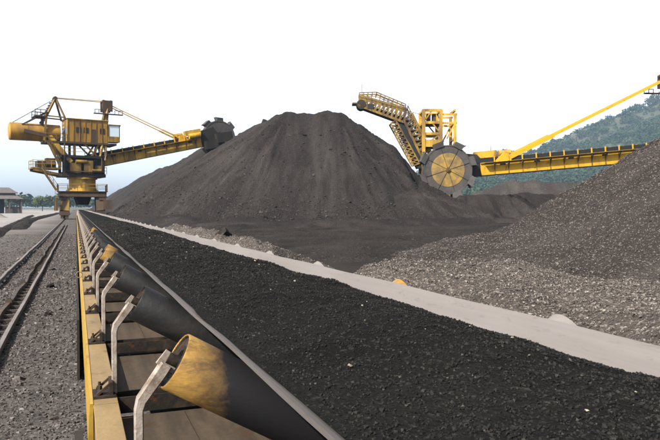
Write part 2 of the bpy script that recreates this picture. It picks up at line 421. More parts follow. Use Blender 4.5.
# the long stockpile: crest runs parallel with the conveyor and ends in a broad cone
def main_run(X, Y):
    d1, s1, a1 = seg(X, Y, (24.5, 77.4), (24.8, 420)); d2, s2, a2 = seg(X, Y, (24.5, 77.4), (30.2, 75.4))
    return np.where(d1 < d2, s1 + 40, a2 * 14 - s2), np.minimum(d1, d2)
def main_h(X, Y):
    d1, s1, a1 = seg(X, Y, (24.5, 77.4), (24.8, 420)); d2, s2, a2 = seg(X, Y, (24.5, 77.4), (30.2, 75.4))
    lat = np.where(d1 < d2, s1 + 40, a2 * 14 - s2)
    d = np.minimum(d1, d2)
    H = 13.7 + .35 * vn(s1 / 9., 0 * s1, 2) + .25 * vn(X / 2.2, Y / 2.2, 4) - .006 * np.maximum(s1 - 60, 0)
    d = d + .9 * fbm(lat / 13., d / 22., 3, 1) * np.clip(d / 4, 0, 1)
    z = H - .745 * np.sqrt(d * d + 5.0) + 1.5 + .3 * fbm(X / 1.6, Y / 1.6, 3, 6) * np.clip(1 - d / 5, 0, 1) - .17 * np.maximum(X - 29.3, 0)
    rill = np.clip(d / 3, 0, 1) * np.clip((19 - d) / 5, 0, 1)
    z = z + rill * (0.52 * fbm(lat / 7.0 + .25 * vn(lat / 9, d / 7., 2), d / 30., 5, 3, .58) + .17 * vn(lat * 1.1 + .4 * vn(d / 3., lat / 2., 2), d / 6., 6) + .12 * vn(lat * 2.6, d / 4., 1) + .10 * fbm(X / 1.1, Y / 1.1, 2, 5))
    # benches left by earlier cuts on the flank
    z = z - .55 * np.clip(vn(lat / 16. + 3, d / 11. + lat / 30., 5), 0, 1) * rill
    apron = .95 - .09 * np.maximum(d - 17.5, 0) + .25 * fbm(X / 3., Y / 3., 3, 2)
    z = np.maximum(z, np.minimum(apron, 1.1))
    # notch cut by the bucket wheel at the crest
    m_ = np.clip((Y - 81) / 8, 0, 1) * np.clip((118 - Y) / 2.5, 0, 1) * np.clip((25.0 + .5 * vn(Y / 2., Y * 0, 3) - X) / 1.6, 0, 1); m_ = m_ * m_ * (3 - 2 * m_)
    z = np.where(z > 6.2, z * (1 - m_) + m_ * (6.2 + (z - 6.2) * .22), z)
    q_ = np.clip((X - 34.5) / 3.5, 0, 1) * np.clip((72.2 - Y) / 2.5, 0, 1); z = np.where(z > .8, np.maximum(z - 3.0 * q_ * q_ * (3 - 2 * q_), .8), z)
    g_ = np.clip((X - 31) / 4, 0, 1) * np.clip((75 - Y) / 5, 0, 1) * np.clip((z - .9) / 1.5, 0, 1)
    z = z + g_ * .75 * fbm((X * .9 + Y * .45) / 1.5, (Y * .9 - X * .45) / 5., 4, 4, .6)
    return z + .05 * fbm(X * 1.7, Y * 1.7, 3, 0)
yy = np.concatenate([np.arange(46, 104, .27), 104 + np.cumsum(np.linspace(.3, 4, 150))])
X, Y = np.meshgrid(np.arange(3.2, 60, .27), yy)
fall = np.clip((Y - 46) / 6, 0, 1) * np.clip((X - 3.2) / 3, 0, 1) * np.clip((60 - X) / 6, 0, 1)
Z = main_h(X, Y); Z = np.where(fall < 1, np.minimum(Z, -.25 + fall * 3.2), Z)
heap1 = heightfield('coal_stockpile', X, Y, Z, M['heap'], None, main_run(X, Y))
tag(heap1, 'huge long dark coal stockpile with rilled flank rising behind the conveyor', 'coal heap')

k = 9000   # coarse lumps rolled to the toe and scattered on the flank
la = RNG.uniform(0, 1, k); dd = np.where(RNG.random(k) < .7, RNG.normal(18.0, 1.6, k), RNG.uniform(4, 18, k)); an_ = RNG.uniform(R(180), R(320), k)
px = np.where(la < .5, 24.5 - dd, 27.5 + dd * np.cos(an_)); py = np.where(la < .5, 77 + 50 * RNG.random(k), 76.0 + dd * np.sin(an_)); pz = main_h(px, py); ok = (pz > 0) & (px > 4) & (px < 58) & (py > 52)
st = stones('toe_lumps', np.stack([px, py, pz], 1)[ok], (.10 * RNG.lognormal(0, .45, k))[ok], M['lump_toe'], heap1, .8); st['kind'] = 'stuff'
# thin uneven sheet of spilled coal over the yard floor before the stockpile
X, Y = np.meshgrid(np.arange(5.2, 48, .3), np.arange(17, 62, .3))
e_ = np.clip(np.minimum(np.minimum(X - 5.2, 48 - X), np.minimum(Y - 17, 62 - Y)) / 4, 0, 1)
Z = .12 + .16 * fbm(X / 4., Y / 3., 5, 3, .55) + .07 * vn(X / 9 + Y / 3, Y / 9 - X / 3, 2) + .05 * np.sin((X * .35 + Y * .94) * 2.6) * np.clip(vn(X / 7., Y / 7., 1), 0, 1)
heightfield('ground_spill', X, Y, Z * e_ - .2 * (1 - e_), M['spill'])['kind'] = 'structure'

# slumped small cone that the wheel is cutting, with a low shaded ridge behind it
def slump_h(X, Y):
    d, s, an = seg(X, Y, (40.6, 63.0), (44.5, 62.0)); lat = an * 9 + s
    z = 3.7 - .66 * np.sqrt(d * d + .6) + .7 * fbm(lat / 2.6, d / 12., 4, 5, .6) * np.clip(d / 2, 0, 1)
    d2, s2, a2 = seg(X, Y, (49, 66), (62, 63)); z2 = 3.3 - .5 * d2 + .3 * fbm(X / 3, Y / 3, 3, 2)
    d3, s3, a3 = seg(X, Y, (33.5, 60), (36.5, 66.5)); z3 = 3.9 - .60 * d3 + .9 * fbm((X * .85 + Y * .5) / 2.0, (Y * .85 - X * .5) / 7.0, 4, 6, .6)
    return np.maximum(np.maximum(z, z2), z3) + .06 * fbm(X * 1.5, Y * 1.5, 3, 1)
X, Y = np.meshgrid(np.arange(26, 72, .22), np.arange(48, 76, .22))
tag(heightfield('coal_mound', X, Y, np.maximum(slump_h(X, Y), -.3), M['heap'], None, (X * .85 + Y * .5, Y * .85 - X * .5)), 'slumped dark coal mound at the foot of the stockpile, under the yellow bucket wheel', 'coal heap')

# coarse near heap with the gravelly bank along the conveyor
def near_run(X, Y):
    d, s, an = seg(X, Y, (21.2, 12.9), (34.5, 6.0)); return an * 9 + s, d
def near_h(X, Y):
    lat, d = near_run(X, Y)
    z = 6.65 - .60 * np.sqrt(d * d + 1.2) + (.28 * fbm(lat / 2.4, d / 16., 4, 2, .6) + .07 * vn(lat * 2.2, d / 4., 3)) * np.clip(d / 2, 0, 1) + .10 * fbm(X / 1.4, Y / 1.4, 3, 4)
    z = np.maximum(z, np.minimum(.7, .7 - .24 * (d - 10.6)) + .12 * fbm(X / 1.2, Y / 1.2, 4, 5))
    return z + .035 * fbm(X * 3.3, Y * 3.3, 3, 1)
def bank_h(X, Y):
    c = 5.6 + .8 * vn(Y / 5., 0 * Y, 2) - .09 * (Y - 8); top = .60 + .16 * vn(Y / 2.6, Y * 0 + 3, 5)
    run = np.clip((13.5 + 1.2 * np.clip(X - 6.5, 0, 6) - Y + 1.2 * vn(X / 1.1, Y / 1.1, 3)) / 3.5, 0, 1) * np.clip((Y + 3) / 4, 0, 1)
    z = np.where(X < c, top - .4 * (c - X), top - .06 * (X - c)) + .11 * fbm(X * 1.1, Y * 1.1, 4, 3)
    z = np.maximum(z, .24 + .12 * fbm(X * .7, Y * .7, 4, 5) - .035 * np.maximum(X - 12, 0) - .02 * np.maximum(Y - 9, 0))
    return np.where(run > 0, z - (1 - run) ** 2 * 1.5, -.3) + .03 * fbm(X * 3.6, Y * 3.6, 3, 6)
X, Y = np.meshgrid(np.arange(5.0, 32, .115), np.arange(-3.5, 29, .115))
heap2 = heightfield('coarse_coal_heap', X, Y, np.maximum(near_h(X, Y), -.25), M['heap_coarse'], None, near_run(X, Y))
tag(heap2, 'coarse speckled coal heap sloping down toward the near end of the belt', 'coal heap')
X, Y = np.meshgrid(np.arange(3.2, 20, .12), np.arange(-3, 19, .12))
bank = heightfield('gravelly_coal_bank', X, Y, np.maximum(bank_h(X, Y), -.25), M['bank'])
tag(bank, 'low pale gravelly coal bank between the belt and the coarse heap', 'coal heap')
def ledge_h(X, Y):
    c = 4.7 + .35 * vn(Y / 3., 0 * Y, 1) + .02 * (Y - 16); top = .72 + .20 * vn(Y / 2.2, Y * 0 + 7, 4)
    e = np.clip((Y - 15.2 - .5 * vn(X * 2, Y, 2)) / .8, 0, 1) * np.clip((50 - Y) / 12, 0, 1)
    z = np.where(X < c, top - .5 * (c - X), top - .42 * (X - c)) + .09 * fbm(X * 1.3, Y * 1.3, 4, 2)
    return z * e - .22 * (1 - e)
X, Y = np.meshgrid(np.arange(3.9, 8, .1), np.arange(14.6, 50, .12))
tag(heightfield('coal_ledge', X, Y, np.maximum(ledge_h(X, Y), -.22), M['bank']), 'low brown gravelly ledge hugging the far side of the belt before the stockpile', 'coal heap')
def shower(k, hf, other, r0, r1, pw, mat, parent, x0, x1, y1, base, per):
    r_ = r0 + (r1 - r0) * RNG.random(k) ** pw; th = RNG.uniform(R(16 if r0 < 12 else 5), R(64 if r0 < 12 else 30), k)
    px, py = r_ * np.sin(th), r_ * np.cos(th); pz = hf(px, py); ok = (pz > -.02) & (pz > other(px, py) - .03) & (px > x0) & (px < x1) & (py < y1)
    px, py, pz, r_ = px[ok], py[ok], pz[ok], r_[ok]
    o = stones('coal_lumps', np.stack([px, py, pz + .006], 1), (base + per * r_) * RNG.lognormal(0, .3, len(px)), mat, parent, .85); o['kind'] = 'stuff'
shower(72000, near_h, bank_h, 7, 27, 1.05, M['lump_heap'], heap2, 5.2, 31.5, 28.5, .008, .0009)
shower(75000, bank_h, near_h, 4.5, 17, 1.0, M['lump_bank'], bank, 3.3, 19.5, 18.5, .010, .0010)

o = stones('coal_boulder', np.array([(5.35, 25.5, .66)]), np.array([.5]), M['berm_coal'], None, .9); tag(o, 'dark coal boulder perched on the gravelly ledge beside the belt', 'boulder')
shower(16000, ledge_h, near_h, 15, 40, 1.2, M['lump_bank'], bpy.data.objects['coal_ledge'], 3.95, 7.8, 49, .012, .0010)

# low far heap between the boom and the hill
def far_h(X, Y):
    d, s, an = seg(X, Y, (107, 146), (230, 120)); return 8.8 - .34 * d + .5 * fbm((an * 12 + s) / 6, d / 25, 4, 3, .6)
X, Y = np.meshgrid(np.arange(78, 240, 1.1), np.arange(92, 178, 1.1))
tag(heightfield('far_coal_heap', X, Y, np.maximum(far_h(X, Y), -.3), M['far_bank'], None, (X * .5 - Y * .3, Y * .5)), 'low terraced grey heap seen beneath the yellow boom, before the hill', 'coal heap')

# berms of spilled coal that curve along the tracks
def berm(pts, wd, ht, label, seed):
    P = [Vector((*p, 0)) for p in pts]; L = []; 
    for a, b in zip(P[:-1], P[1:]):
        kk = max(2, int((b - a).length / 1.2)); L += [a.lerp(b, i / kk) for i in range(kk)]
    L.append(P[-1]); rng = np.random.default_rng(seed)
    L = [L[0]] + [(L[i - 1] + L[i] * 2 + L[i + 1]) / 4 for i in range(1, len(L) - 1)] + [L[-1]]
    prof = np.linspace(-1, 1, 9); V = []
    for i, p in enumerate(L):
        d = (L[min(i + 1, len(L) - 1)] - L[max(i - 1, 0)]).normalized(); sd_ = Vector((d.y, -d.x, 0))
        e = min(1, i / 6, (len(L) - 1 - i) / 6); hh = ht * e * rng.uniform(.75, 1.2)
        for t in prof: V.append(p + sd_ * t * wd * rng.uniform(.92, 1.08) + Vector((0, 0, hh * max(0, 1 - t * t) * rng.uniform(.85, 1.12) - .03)))
    o = np_mesh('coal_berm', np.array([tuple(v) for v in V]), grid_faces(9, len(L)), M['berm_coal'], smooth=True)
    return tag(o, label, 'berm', 'spilled coal berms beside the tracks')
berm([(-4.2, 36), (-5.1, 53), (-6.4, 90), (-8.0, 130), (-8.9, 160)], .55, .26, 'outer dark coal berm curving away across the pale dusty yard', 1)
berm([(-4.3, 56), (-4.7, 66), (-5.5, 86), (-5.8, 104), (-5.4, 150), (-5.2, 230)], .8, .34, 'inner dark coal berm running alongside the tracks to the stacker reclaimer', 2)
mounds = [(-14, 128, 3.2, 1.1), (-19, 150, 4.2, 1.3), (-26, 158, 5, 1.5), (-31, 176, 4.5, 1.6)]
for i, (mx, my, mr, mh) in enumerate(mounds):
    X, Y = np.meshgrid(np.linspace(mx - mr, mx + mr, 30), np.linspace(my - mr * .7, my + mr * .7, 24))
    q = np.hypot((X - mx) / mr, (Y - my) / (mr * .7)); Z = mh * np.clip(1 - q, 0, 1) * (1 + .35 * fbm(X * .9, Y * .9, 3, i)) - .05
    tag(heightfield('spoil_mound', X, Y, Z, M['concrete']), ['smallest pale spoil mound, beside the curving coal berms', 'pale spoil mound second out from the coal berms', 'broadest pale spoil mound, third out from the coal berms', 'pale spoil mound directly before the open shed'][i], 'mound', 'pale spoil mounds across the yard')

# ------------------------------------------------------------------ gravel beside the conveyor
k = 55000
yv = 2.6 + 44 * RNG.random(k) ** 2.2
xv = RNG.uniform(-1, 1, k); xv = np.where(xv > 0, .06 - xv * 1.9, .06 - 1.9 + xv * (.8 + .28 * yv))
ok = xv > -.9 - .75 * yv; xv, yv = xv[ok], yv[ok]
tag(stones('gravel', np.stack([xv, yv, np.full(len(xv), .004)], 1), np.minimum(.010 + .0014 * yv, .036) * RNG.lognormal(0, .36, len(xv)), M['lump_ground'], None, .75), 'loose grey ballast gravel between the rails and the conveyor', 'gravel', kind='stuff')

# ------------------------------------------------------------------ rails and cable ladder
def rail_thing(x, label, y0=-4, y1=260):
    m = MB()
    prof = [(-.055, 0), (.055, 0), (.055, .012), (.012, .025), (.012, .085), (.034, .095), (.034, .125), (.026, .132), (-.026, .132), (-.034, .125), (-.034, .095), (-.012, .085), (-.012, .025), (-.055, .012)]
    vs = []; ys_ = np.concatenate([np.arange(y0, 30, 1.0), np.arange(30, y1 + 1, 6.0)])
    for y in ys_:
        o_ = .010 * math.sin(y * .9) + .008 * math.sin(y * 2.3 + 1)
        vs += [(px_ + (o_ if y < 40 else 0), y, pz_) for px_, pz_ in prof]
    kk = len(prof)
    m.add(vs, [(j * kk + i, j * kk + (i + 1) % kk, (j + 1) * kk + (i + 1) % kk, (j + 1) * kk + i) for j in range(len(ys_) - 1) for i in range(kk)])
    root = m.build('crane_rail', M['rail']); root.location.x = x
    c = MB().box(-.017, .017, -.05, .05, 0, .05); me = None
    me = c.mesh('rail_clip'); me.materials.append(M['rail_dark'])
    for i in range(30):
        for q in (-.053, .053): link('rail_clip', me, None, root, (q, 1.2 + i * .9, 0))
    return tag(root, label, 'rail', 'travel rails of the stacker reclaimer')
rail_thing(-1.6, 'worn steel travel rail crossing the gravel beside the cable ladder')
rail_thing(3.5, 'steel travel rail hidden beyond the loaded belt')
root = empty('cable_ladder', (-.95, 0, 0)); tag(root, 'narrow dark cable ladder lying on gravel between rail and conveyor', 'cable ladder')
m = MB(); 
for i, y in enumerate(np.arange(1.2, 70, .8)):
    m.beam((.105 + .006 * math.sin(y * 1.1), y, .05), (.105 + .006 * math.sin((y + .8) * 1.1), y + .8, .05), .05, .085)
m.build('side_bar', M['rail'], root)
m = MB(); q = None
for y in np.arange(1.2, 70, .4):
    p = Vector((-.115 + .016 * math.sin(y * 2.1) + .018 * math.sin(y * .77 + 2), y, .062))
    if q is not None: m.beam(q, p + Vector((0, .02, 0)), .058, .085)
    q = p
m.build('side_cable', M['rail_dark'], root)
rm = MB().box(-.1, .1, -.03, .03, .012, .05).mesh('rung'); rm.materials.append(M['rail_dark'])
for i in range(100):
    o = link('rung', rm, None, root, (RNG.normal(0, .006), 1.3 + i * .5, 0)); o.rotation_euler.z = RNG.normal(0, .05)
cm = MB().box(-.05, .05, -.06, .06, .02, .15).box(-.03, .03, -.035, .035, .15, .18).mesh('clamp'); cm.materials.append(M['rail_dark'])
for y in (6.4, 8.1, 9.9, 12.4, 15.5, 19, 24): link('clamp', cm, None, root, (-.125, y, 0))
for (x, y, s_, lab) in ((-.42, 11.3, .10, 'dark coal clod on gravel by the ladder, first along from the camera'), (-.52, 15.2, .13, 'dark coal clod on gravel by the ladder, between two other clods'), (-.6, 19.5, .12, 'dark coal clod on gravel by the ladder, last before the machine')):
    P = np.array([(x + dx * s_, y + dy * s_, .03) for dx, dy in ((0, 0), (.9, .3), (-.8, .2), (.3, -.9))])
    o = stones('coal_clod', P[:1], np.array([s_ * 1.6]), M['berm_coal'], None, .6); tag(o, lab, 'coal clod', 'coal clods on the gravel')

# ------------------------------------------------------------------ belt conveyor
CX = .924; PITCH = 1.2; Y0 = 1.81; NI = 110
conv = empty('belt_conveyor', (CX, 0, 0)); tag(conv, 'long troughed belt conveyor with yellow stringers running to the stacker reclaimer', 'conveyor')
YA, YB = -2.6, 135
# belt, in conveyor axes (x from the centre line)
prof = [(-.539, 1.330), (-.20, 1.137), (.20, 1.137), (.539, 1.330)]
th_ = .016
def belt_prof(y):
    sag = .0018 * math.cos((y - Y0) / PITCH * 2 * math.pi) if y < 40 else 0
    wv = .0010 * math.sin(y * 1.7) + .0006 * math.sin(y * 4.1)
    top = [(-.539, 1.330 + sag + wv), (-.515, 1.3165 + sag), (-.36, 1.228), (-.22, 1.150), (-.18, 1.138), (.18, 1.138), (.22, 1.150), (.36, 1.228), (.515, 1.3165 + sag), (.539, 1.330 + sag - wv)]
    bot = [(x + (-.006 if x > 0 else .006), z - th_ * 1.1) for x, z in reversed(top)]
    return top + bot
ysb = np.concatenate([np.arange(YA, 40, .15), np.arange(40, YB, 1.2)]); kk = 20; vs = []
for y in ysb: vs += [(x, y, z) for x, z in belt_prof(y)]
m = MB().add(vs, [(j * kk + i, j * kk + (i + 1) % kk, (j + 1) * kk + (i + 1) % kk, (j + 1) * kk + i) for j in range(len(ysb) - 1) for i in range(kk)])
m.build('carrying_belt', M['rubber'], conv, smooth=True)
m = MB()
for y in np.arange(YA, YB, 12): m.box(-.5, .5, y, min(y + 12, YB), .42, .436)
m.build('return_belt', M['belt_black'], conv)

# stringers: channel segments with outer edge plates
def stringer(side):
    s = -1 if side == 'w' else 1
    def bx(m, x0, x1, y0, y1, z0, z1): a_, b_ = sorted((s * x0, s * x1)); m.box(a_, b_, y0, y1, z0, z1)
    segs = [(-2.6, 2.865)] + [(2.875 + 6 * i, 2.875 + 6 * i + 5.985) for i in range(20)]
    for i, (y0, y1) in enumerate(segs):
        m = MB(); bx(m, .764, .862, y0, y1, .880, .890); bx(m, .848, .858, y0, y1, .72, .8795); bx(m, .764, .862, y0, y1, .708, .7195)
        m.build('stringer', M['stringer'], conv, bevel=.002 if i < 3 else 0)
        if i:
            q4 = [(s * .8625, y0, .893), (s * .876, y0, .893), (s * .884, y0, .735), (s * .8625, y0, .735)]; m = MB(); m.prism(q4 if s > 0 else q4[::-1], (0, y1 - y0, 0))
            m.build('edge_plate', M['edge'], conv)
    lm = MB(); bx(lm, .79, .85, -.03, .03, .02, .707); bx(lm, .76, .88, -.06, .06, .002, .02); bx(lm, .83, .856, -.07, .07, .55, .707)
    me = lm.mesh('support_leg'); me.materials.append(M['dark'])
    for i in range(44): link('support_leg', me, None, conv, (0, -.35 + 3 * i, 0))
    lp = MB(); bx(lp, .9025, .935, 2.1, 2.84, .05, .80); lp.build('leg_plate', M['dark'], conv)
    sk = MB(); bx(sk, .90, .924, .02, 5.96, .01, .60); me = sk.mesh('shade_strip'); me.materials.append(M['dark'])  # dark strip added in place of the shade beneath the conveyor
    for i in range(20): link('shade_strip', me, None, conv, (0, 6.9 + 6 * i, 0))
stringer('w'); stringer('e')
pm = MB().box(-.752, .752, .075, PITCH - .075, .800, .808)
for xx in (-.5, -.25, .0, .25, .5): pm.box(xx - .012, xx + .012, .09, PITCH - .09, .808, .812)
pme = pm.mesh('deck_plate'); pme.materials.append(M['deck'])

# one idler set: cross channel with two cranked brackets, feet, three rollers
ca, sa = math.cos(R(30)), math.sin(R(30))
def bracket_bm(m, s):
    # side profile in (x, z), cranked bar that ends in a fork at the roller shaft
    pts = [(-.772, .895, .023, .012), (-.772, 1.165, .024, .012), (-.765, 1.190, .029, .012), (-.715, 1.258, .034, .012), (-.700, 1.280, .034, .012)]
    if s > 0: pts = [(x + (.012 if z > 1.2 else 0), z - (.022 if z > 1.2 else 0), a_, b_) for x, z, a_, b_ in pts]
    vs = []; n_ = len(pts)
    for i, (x, z, wd, tk) in enumerate(pts):
        a_ = pts[max(i - 1, 0)]; b_ = pts[min(i + 1, n_ - 1)]; d = Vector((b_[0] - a_[0], b_[1] - a_[1])).normalized(); nx, nz = -d.y, d.x
        for t in range(8):
            k1, k2 = ((1, .62), (.72, 1), (-.72, 1), (-1, .62), (-1, -.62), (-.72, -1), (.72, -1), (1, -.62))[t]
            vs.append((-s * (x + nx * wd / 2 * k1), tk * 1.3 * k2, z + nz * wd / 2 * k1))
    fs = [(i * 8 + j, i * 8 + (j + 1) % 8, (i + 1) * 8 + (j + 1) % 8, (i + 1) * 8 + j) for i in range(n_ - 1) for j in range(8)] + [tuple(range(7, -1, -1)), tuple(range((n_ - 1) * 8, n_ * 8))]
    m.add(vs, fs)
    for q_ in (-.013, .013) if s < 0 else ():
        m.beam((s * .706 - s * q_ * .8, 0, 1.270 - q_ * .6), (s * .680 - s * q_ * .8, 0, 1.305 - q_ * .6), .026, .013, (0, 1, 0), .022, .010)
def foot_mesh(s):
    m = MB(); x = s * .815
    m.box(x - .045, x + .045, -.065, .065, .8905, .902); a_, b_ = sorted((x - s * .02, x - s * .034)); m.box(a_, b_, -.06, .06, .902, .955)
    m.beam((x + s * .03, -.05, .905), (x - s * .025, -.05, .95), .012, .01); m.beam((x + s * .03, .05, .905), (x - s * .025, .05, .95), .012, .01)
    for yy_ in (-.03, .035): m.cyl((x + s * .018, yy_, .902), (x + s * .018, yy_, .922), .013, n=6); m.cyl((x + s * .018, yy_, .922), (x + s * .018, yy_, .94), .007, n=6)
    return m
def roller(m, p, q, r=.080):
    p = Vector(p); q = Vector(q); L = (q - p).length
    m.lathe(p, q - p, [(.003, .0742), (.0008, .0755), (0, .0772), (.004, r), (L - .004, r), (L, .077), (L - .006, .0735), (L - .024, .07), (L - .022, .0)], 28)
    return m
W0 = (-.679, 1.288); W1 = (-.235, 1.288 - .444 * math.tan(R(30)))
fb = MB(); 
fb.box(-.79, .79, -.055, .055, .8905 - .075, .8905 - .065).box(-.79, .79, -.055, -.045, .8155 - .0, .885).box(-.79, .79, .045, .055, .8155, .885)
for xx in (-.215, .215): fb.box(xx - .012, xx + .012, -.03, .03, .885 - .06, 1.07)
cross_me = fb.mesh('cross_channel'); cross_me.materials.append(M['foot'])
brk = {}
for s in (-1, 1):
    m = MB(); bracket_bm(m, s); me = m.mesh('bracket'); me.materials.append(M['bracket']); brk[s] = me
feet = {s: foot_mesh(s).mesh('foot') for s in (-1, 1)}
for me in feet.values(): me.materials.append(M['foot'])
def roll_mesh(s, mat):
    x_o = .679 if s < 0 else .650
    m = roller(MB(), (s * x_o, 0, W0[1] - (.679 - x_o) * math.tan(R(30))), (s * .235, 0, W1[1])); me = m.mesh('wing_roller'); me.shade_smooth(); me.set_sharp_from_angle(angle=R(35)); me.materials.append(mat); return me
# a roller whose outer end keeps its yellow paint, the rest blackened by coal, with the belt's shade painted in
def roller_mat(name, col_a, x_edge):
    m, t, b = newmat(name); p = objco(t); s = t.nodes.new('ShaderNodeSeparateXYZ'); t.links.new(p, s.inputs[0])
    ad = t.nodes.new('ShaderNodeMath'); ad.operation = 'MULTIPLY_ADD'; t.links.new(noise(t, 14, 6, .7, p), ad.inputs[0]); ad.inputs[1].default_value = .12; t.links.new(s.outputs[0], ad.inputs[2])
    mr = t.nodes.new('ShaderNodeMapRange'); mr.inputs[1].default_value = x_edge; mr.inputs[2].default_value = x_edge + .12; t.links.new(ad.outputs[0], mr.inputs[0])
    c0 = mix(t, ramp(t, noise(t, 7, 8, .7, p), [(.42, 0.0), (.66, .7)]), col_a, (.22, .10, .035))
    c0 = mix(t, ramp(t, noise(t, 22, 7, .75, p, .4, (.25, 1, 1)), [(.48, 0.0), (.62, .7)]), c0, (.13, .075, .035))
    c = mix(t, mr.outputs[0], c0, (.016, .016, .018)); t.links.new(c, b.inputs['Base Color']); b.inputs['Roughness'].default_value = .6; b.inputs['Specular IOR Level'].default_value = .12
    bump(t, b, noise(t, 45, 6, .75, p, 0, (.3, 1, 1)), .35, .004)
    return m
M['roller_half'] = roller_mat('worn_shaded_yellow_roller', (.50, .30, .075), -.605)
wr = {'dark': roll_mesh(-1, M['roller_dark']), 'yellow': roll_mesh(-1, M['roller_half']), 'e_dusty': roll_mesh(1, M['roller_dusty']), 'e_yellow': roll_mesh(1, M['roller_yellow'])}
m = roller(MB(), (-.215, 0, 1.04), (.215, 0, 1.04)); cr = m.mesh('centre_roller'); cr.shade_smooth(); cr.set_sharp_from_angle(angle=R(35)); cr.materials.append(M['roller_dark'])
ends = {}
for s in (-1, 1):
    p_ = Vector((-.679, 0, 1.288)) if s < 0 else Vector((.650, 0, 1.288 - .029 * math.tan(R(30)))); d_ = Vector((-s * ca, 0, -sa)); m = MB()
    m.lathe(p_, d_, [(-.02, 0), (-.02, .016), (.020, .0165), (.020, .034), (.010, .036), (.004, .046), (.009, .048), (.009, .072), (.0025, .0744)], 24); ends[s] = m.mesh('roller_end'); ends[s].materials.append(M['foot'])
for i in range(-2, NI):
    y = Y0 + PITCH * i
    if i < 60:
        idl = link('idler_frame', cross_me, None, conv, (0, y, 0))
        for s in (-1, 1):
            link('bracket', brk[s], None, idl); link('foot', feet[s], None, idl)
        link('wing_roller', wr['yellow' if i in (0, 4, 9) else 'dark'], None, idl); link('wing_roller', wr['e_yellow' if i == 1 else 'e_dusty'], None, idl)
        link('centre_roller', cr, None, idl)
        for s in (-1, 1): link('roller_end', ends[s], None, idl)
        link('deck_plate', pme, None, conv, (0, y, 0))
    else:
        if i == 60:
            mm_ = MB(); bracket_bm(mm_, -1); bracket_bm(mm_, 1); mm_.box(-.79, .79, -.05, .05, .815, .885)
            roller(mm_, (-.679, 0, 1.288), (-.235, 0, W1[1])); roller(mm_, (.679, 0, 1.288), (.235, 0, W1[1])); far_me = mm_.mesh('idler_frame'); far_me.materials.append(M['bracket'])
        link('idler_frame', far_me, None, conv, (0, y, 0))
# pull-cord eye bolt on the edge of the stringer
m = MB()
for i in range(16):
    a0, a1 = 2 * math.pi * i / 16, 2 * math.pi * (i + 1) / 16
    m.cyl((-.895 + .034 * math.cos(a0), 8.2, .925 + .034 * math.sin(a0)), (-.895 + .034 * math.cos(a1), 8.2, .925 + .034 * math.sin(a1)), .006, n=6)
m.build('pull_cord_ring', M['stringer'], conv)

# coal on the belt
ysg = np.concatenate([np.arange(-.4, 9, .035), np.arange(9, 30, .12), np.arange(30, YB - .5, .6)])
tx = np.linspace(0, 1, 40)
def load_h(t, y):
    xl = -.512 + .010 * np.sin(y * 2.2) + .012 * vn(y * 3.1, y * 0 + 2, 2); xr = .430 + .006 * np.sin(y * 1.3 + 1) + .009 * vn(y * 4.6, y * 0, 4)
    x = xl + (xr - xl) * t
    zl = 1.330 + (xl + .539) * -.57 + .004; zr = 1.330 - (.539 - xr) * .57 + .003
    z = zl + (zr - zl) * t + .075 * np.sin(np.pi * t) ** .8 * (1 + .22 * vn(y * .8, t * 2, 6)) + (.009 * fbm(x * 9, y * 9, 3, 1) + .014 * vn(x * 3.2, y * 2.2, 3)) * np.clip(np.minimum(t, 1 - t) * 9, 0, 1)
    return x, z
T, Yg = np.meshgrid(tx, ysg); Xg, Zg = load_h(T, Yg)
load = np_mesh('coal_load', np.stack([Xg + CX, Yg, Zg], -1).reshape(-1, 3), grid_faces(40, len(ysg)), M['fines'], smooth=True)
tag(load, 'black lumpy coal heaped along the moving conveyor belt', 'coal', kind='stuff')
k = 80000
yv = .6 + 18 * RNG.random(k) ** 2.1; t_ = RNG.random(k); xv, zv = load_h(t_, yv)
sz = np.minimum(np.maximum(.0040, .0017 + .0012 * yv) * RNG.lognormal(0, .34, k), .007 + .0013 * yv) * np.where((t_ < .03) | (t_ > .97), .6, 1)
st = stones('coal_lumps', np.stack([xv + CX, yv, zv + sz * .1], 1), sz, M['lump_belt'], load, .9); st['kind'] = 'stuff'
k = 75
yv = .8 + 13 * RNG.random(k) ** 1.5; t_ = RNG.uniform(.05, .95, k); xv, zv = load_h(t_, yv)
st = stones('pale_chips', np.stack([xv + CX, yv, zv + .006], 1), np.clip(.0022 * yv, .0055, .013) * RNG.lognormal(0, .3, k), M['lump_pale'], load, .6); st['kind'] = 'stuff'

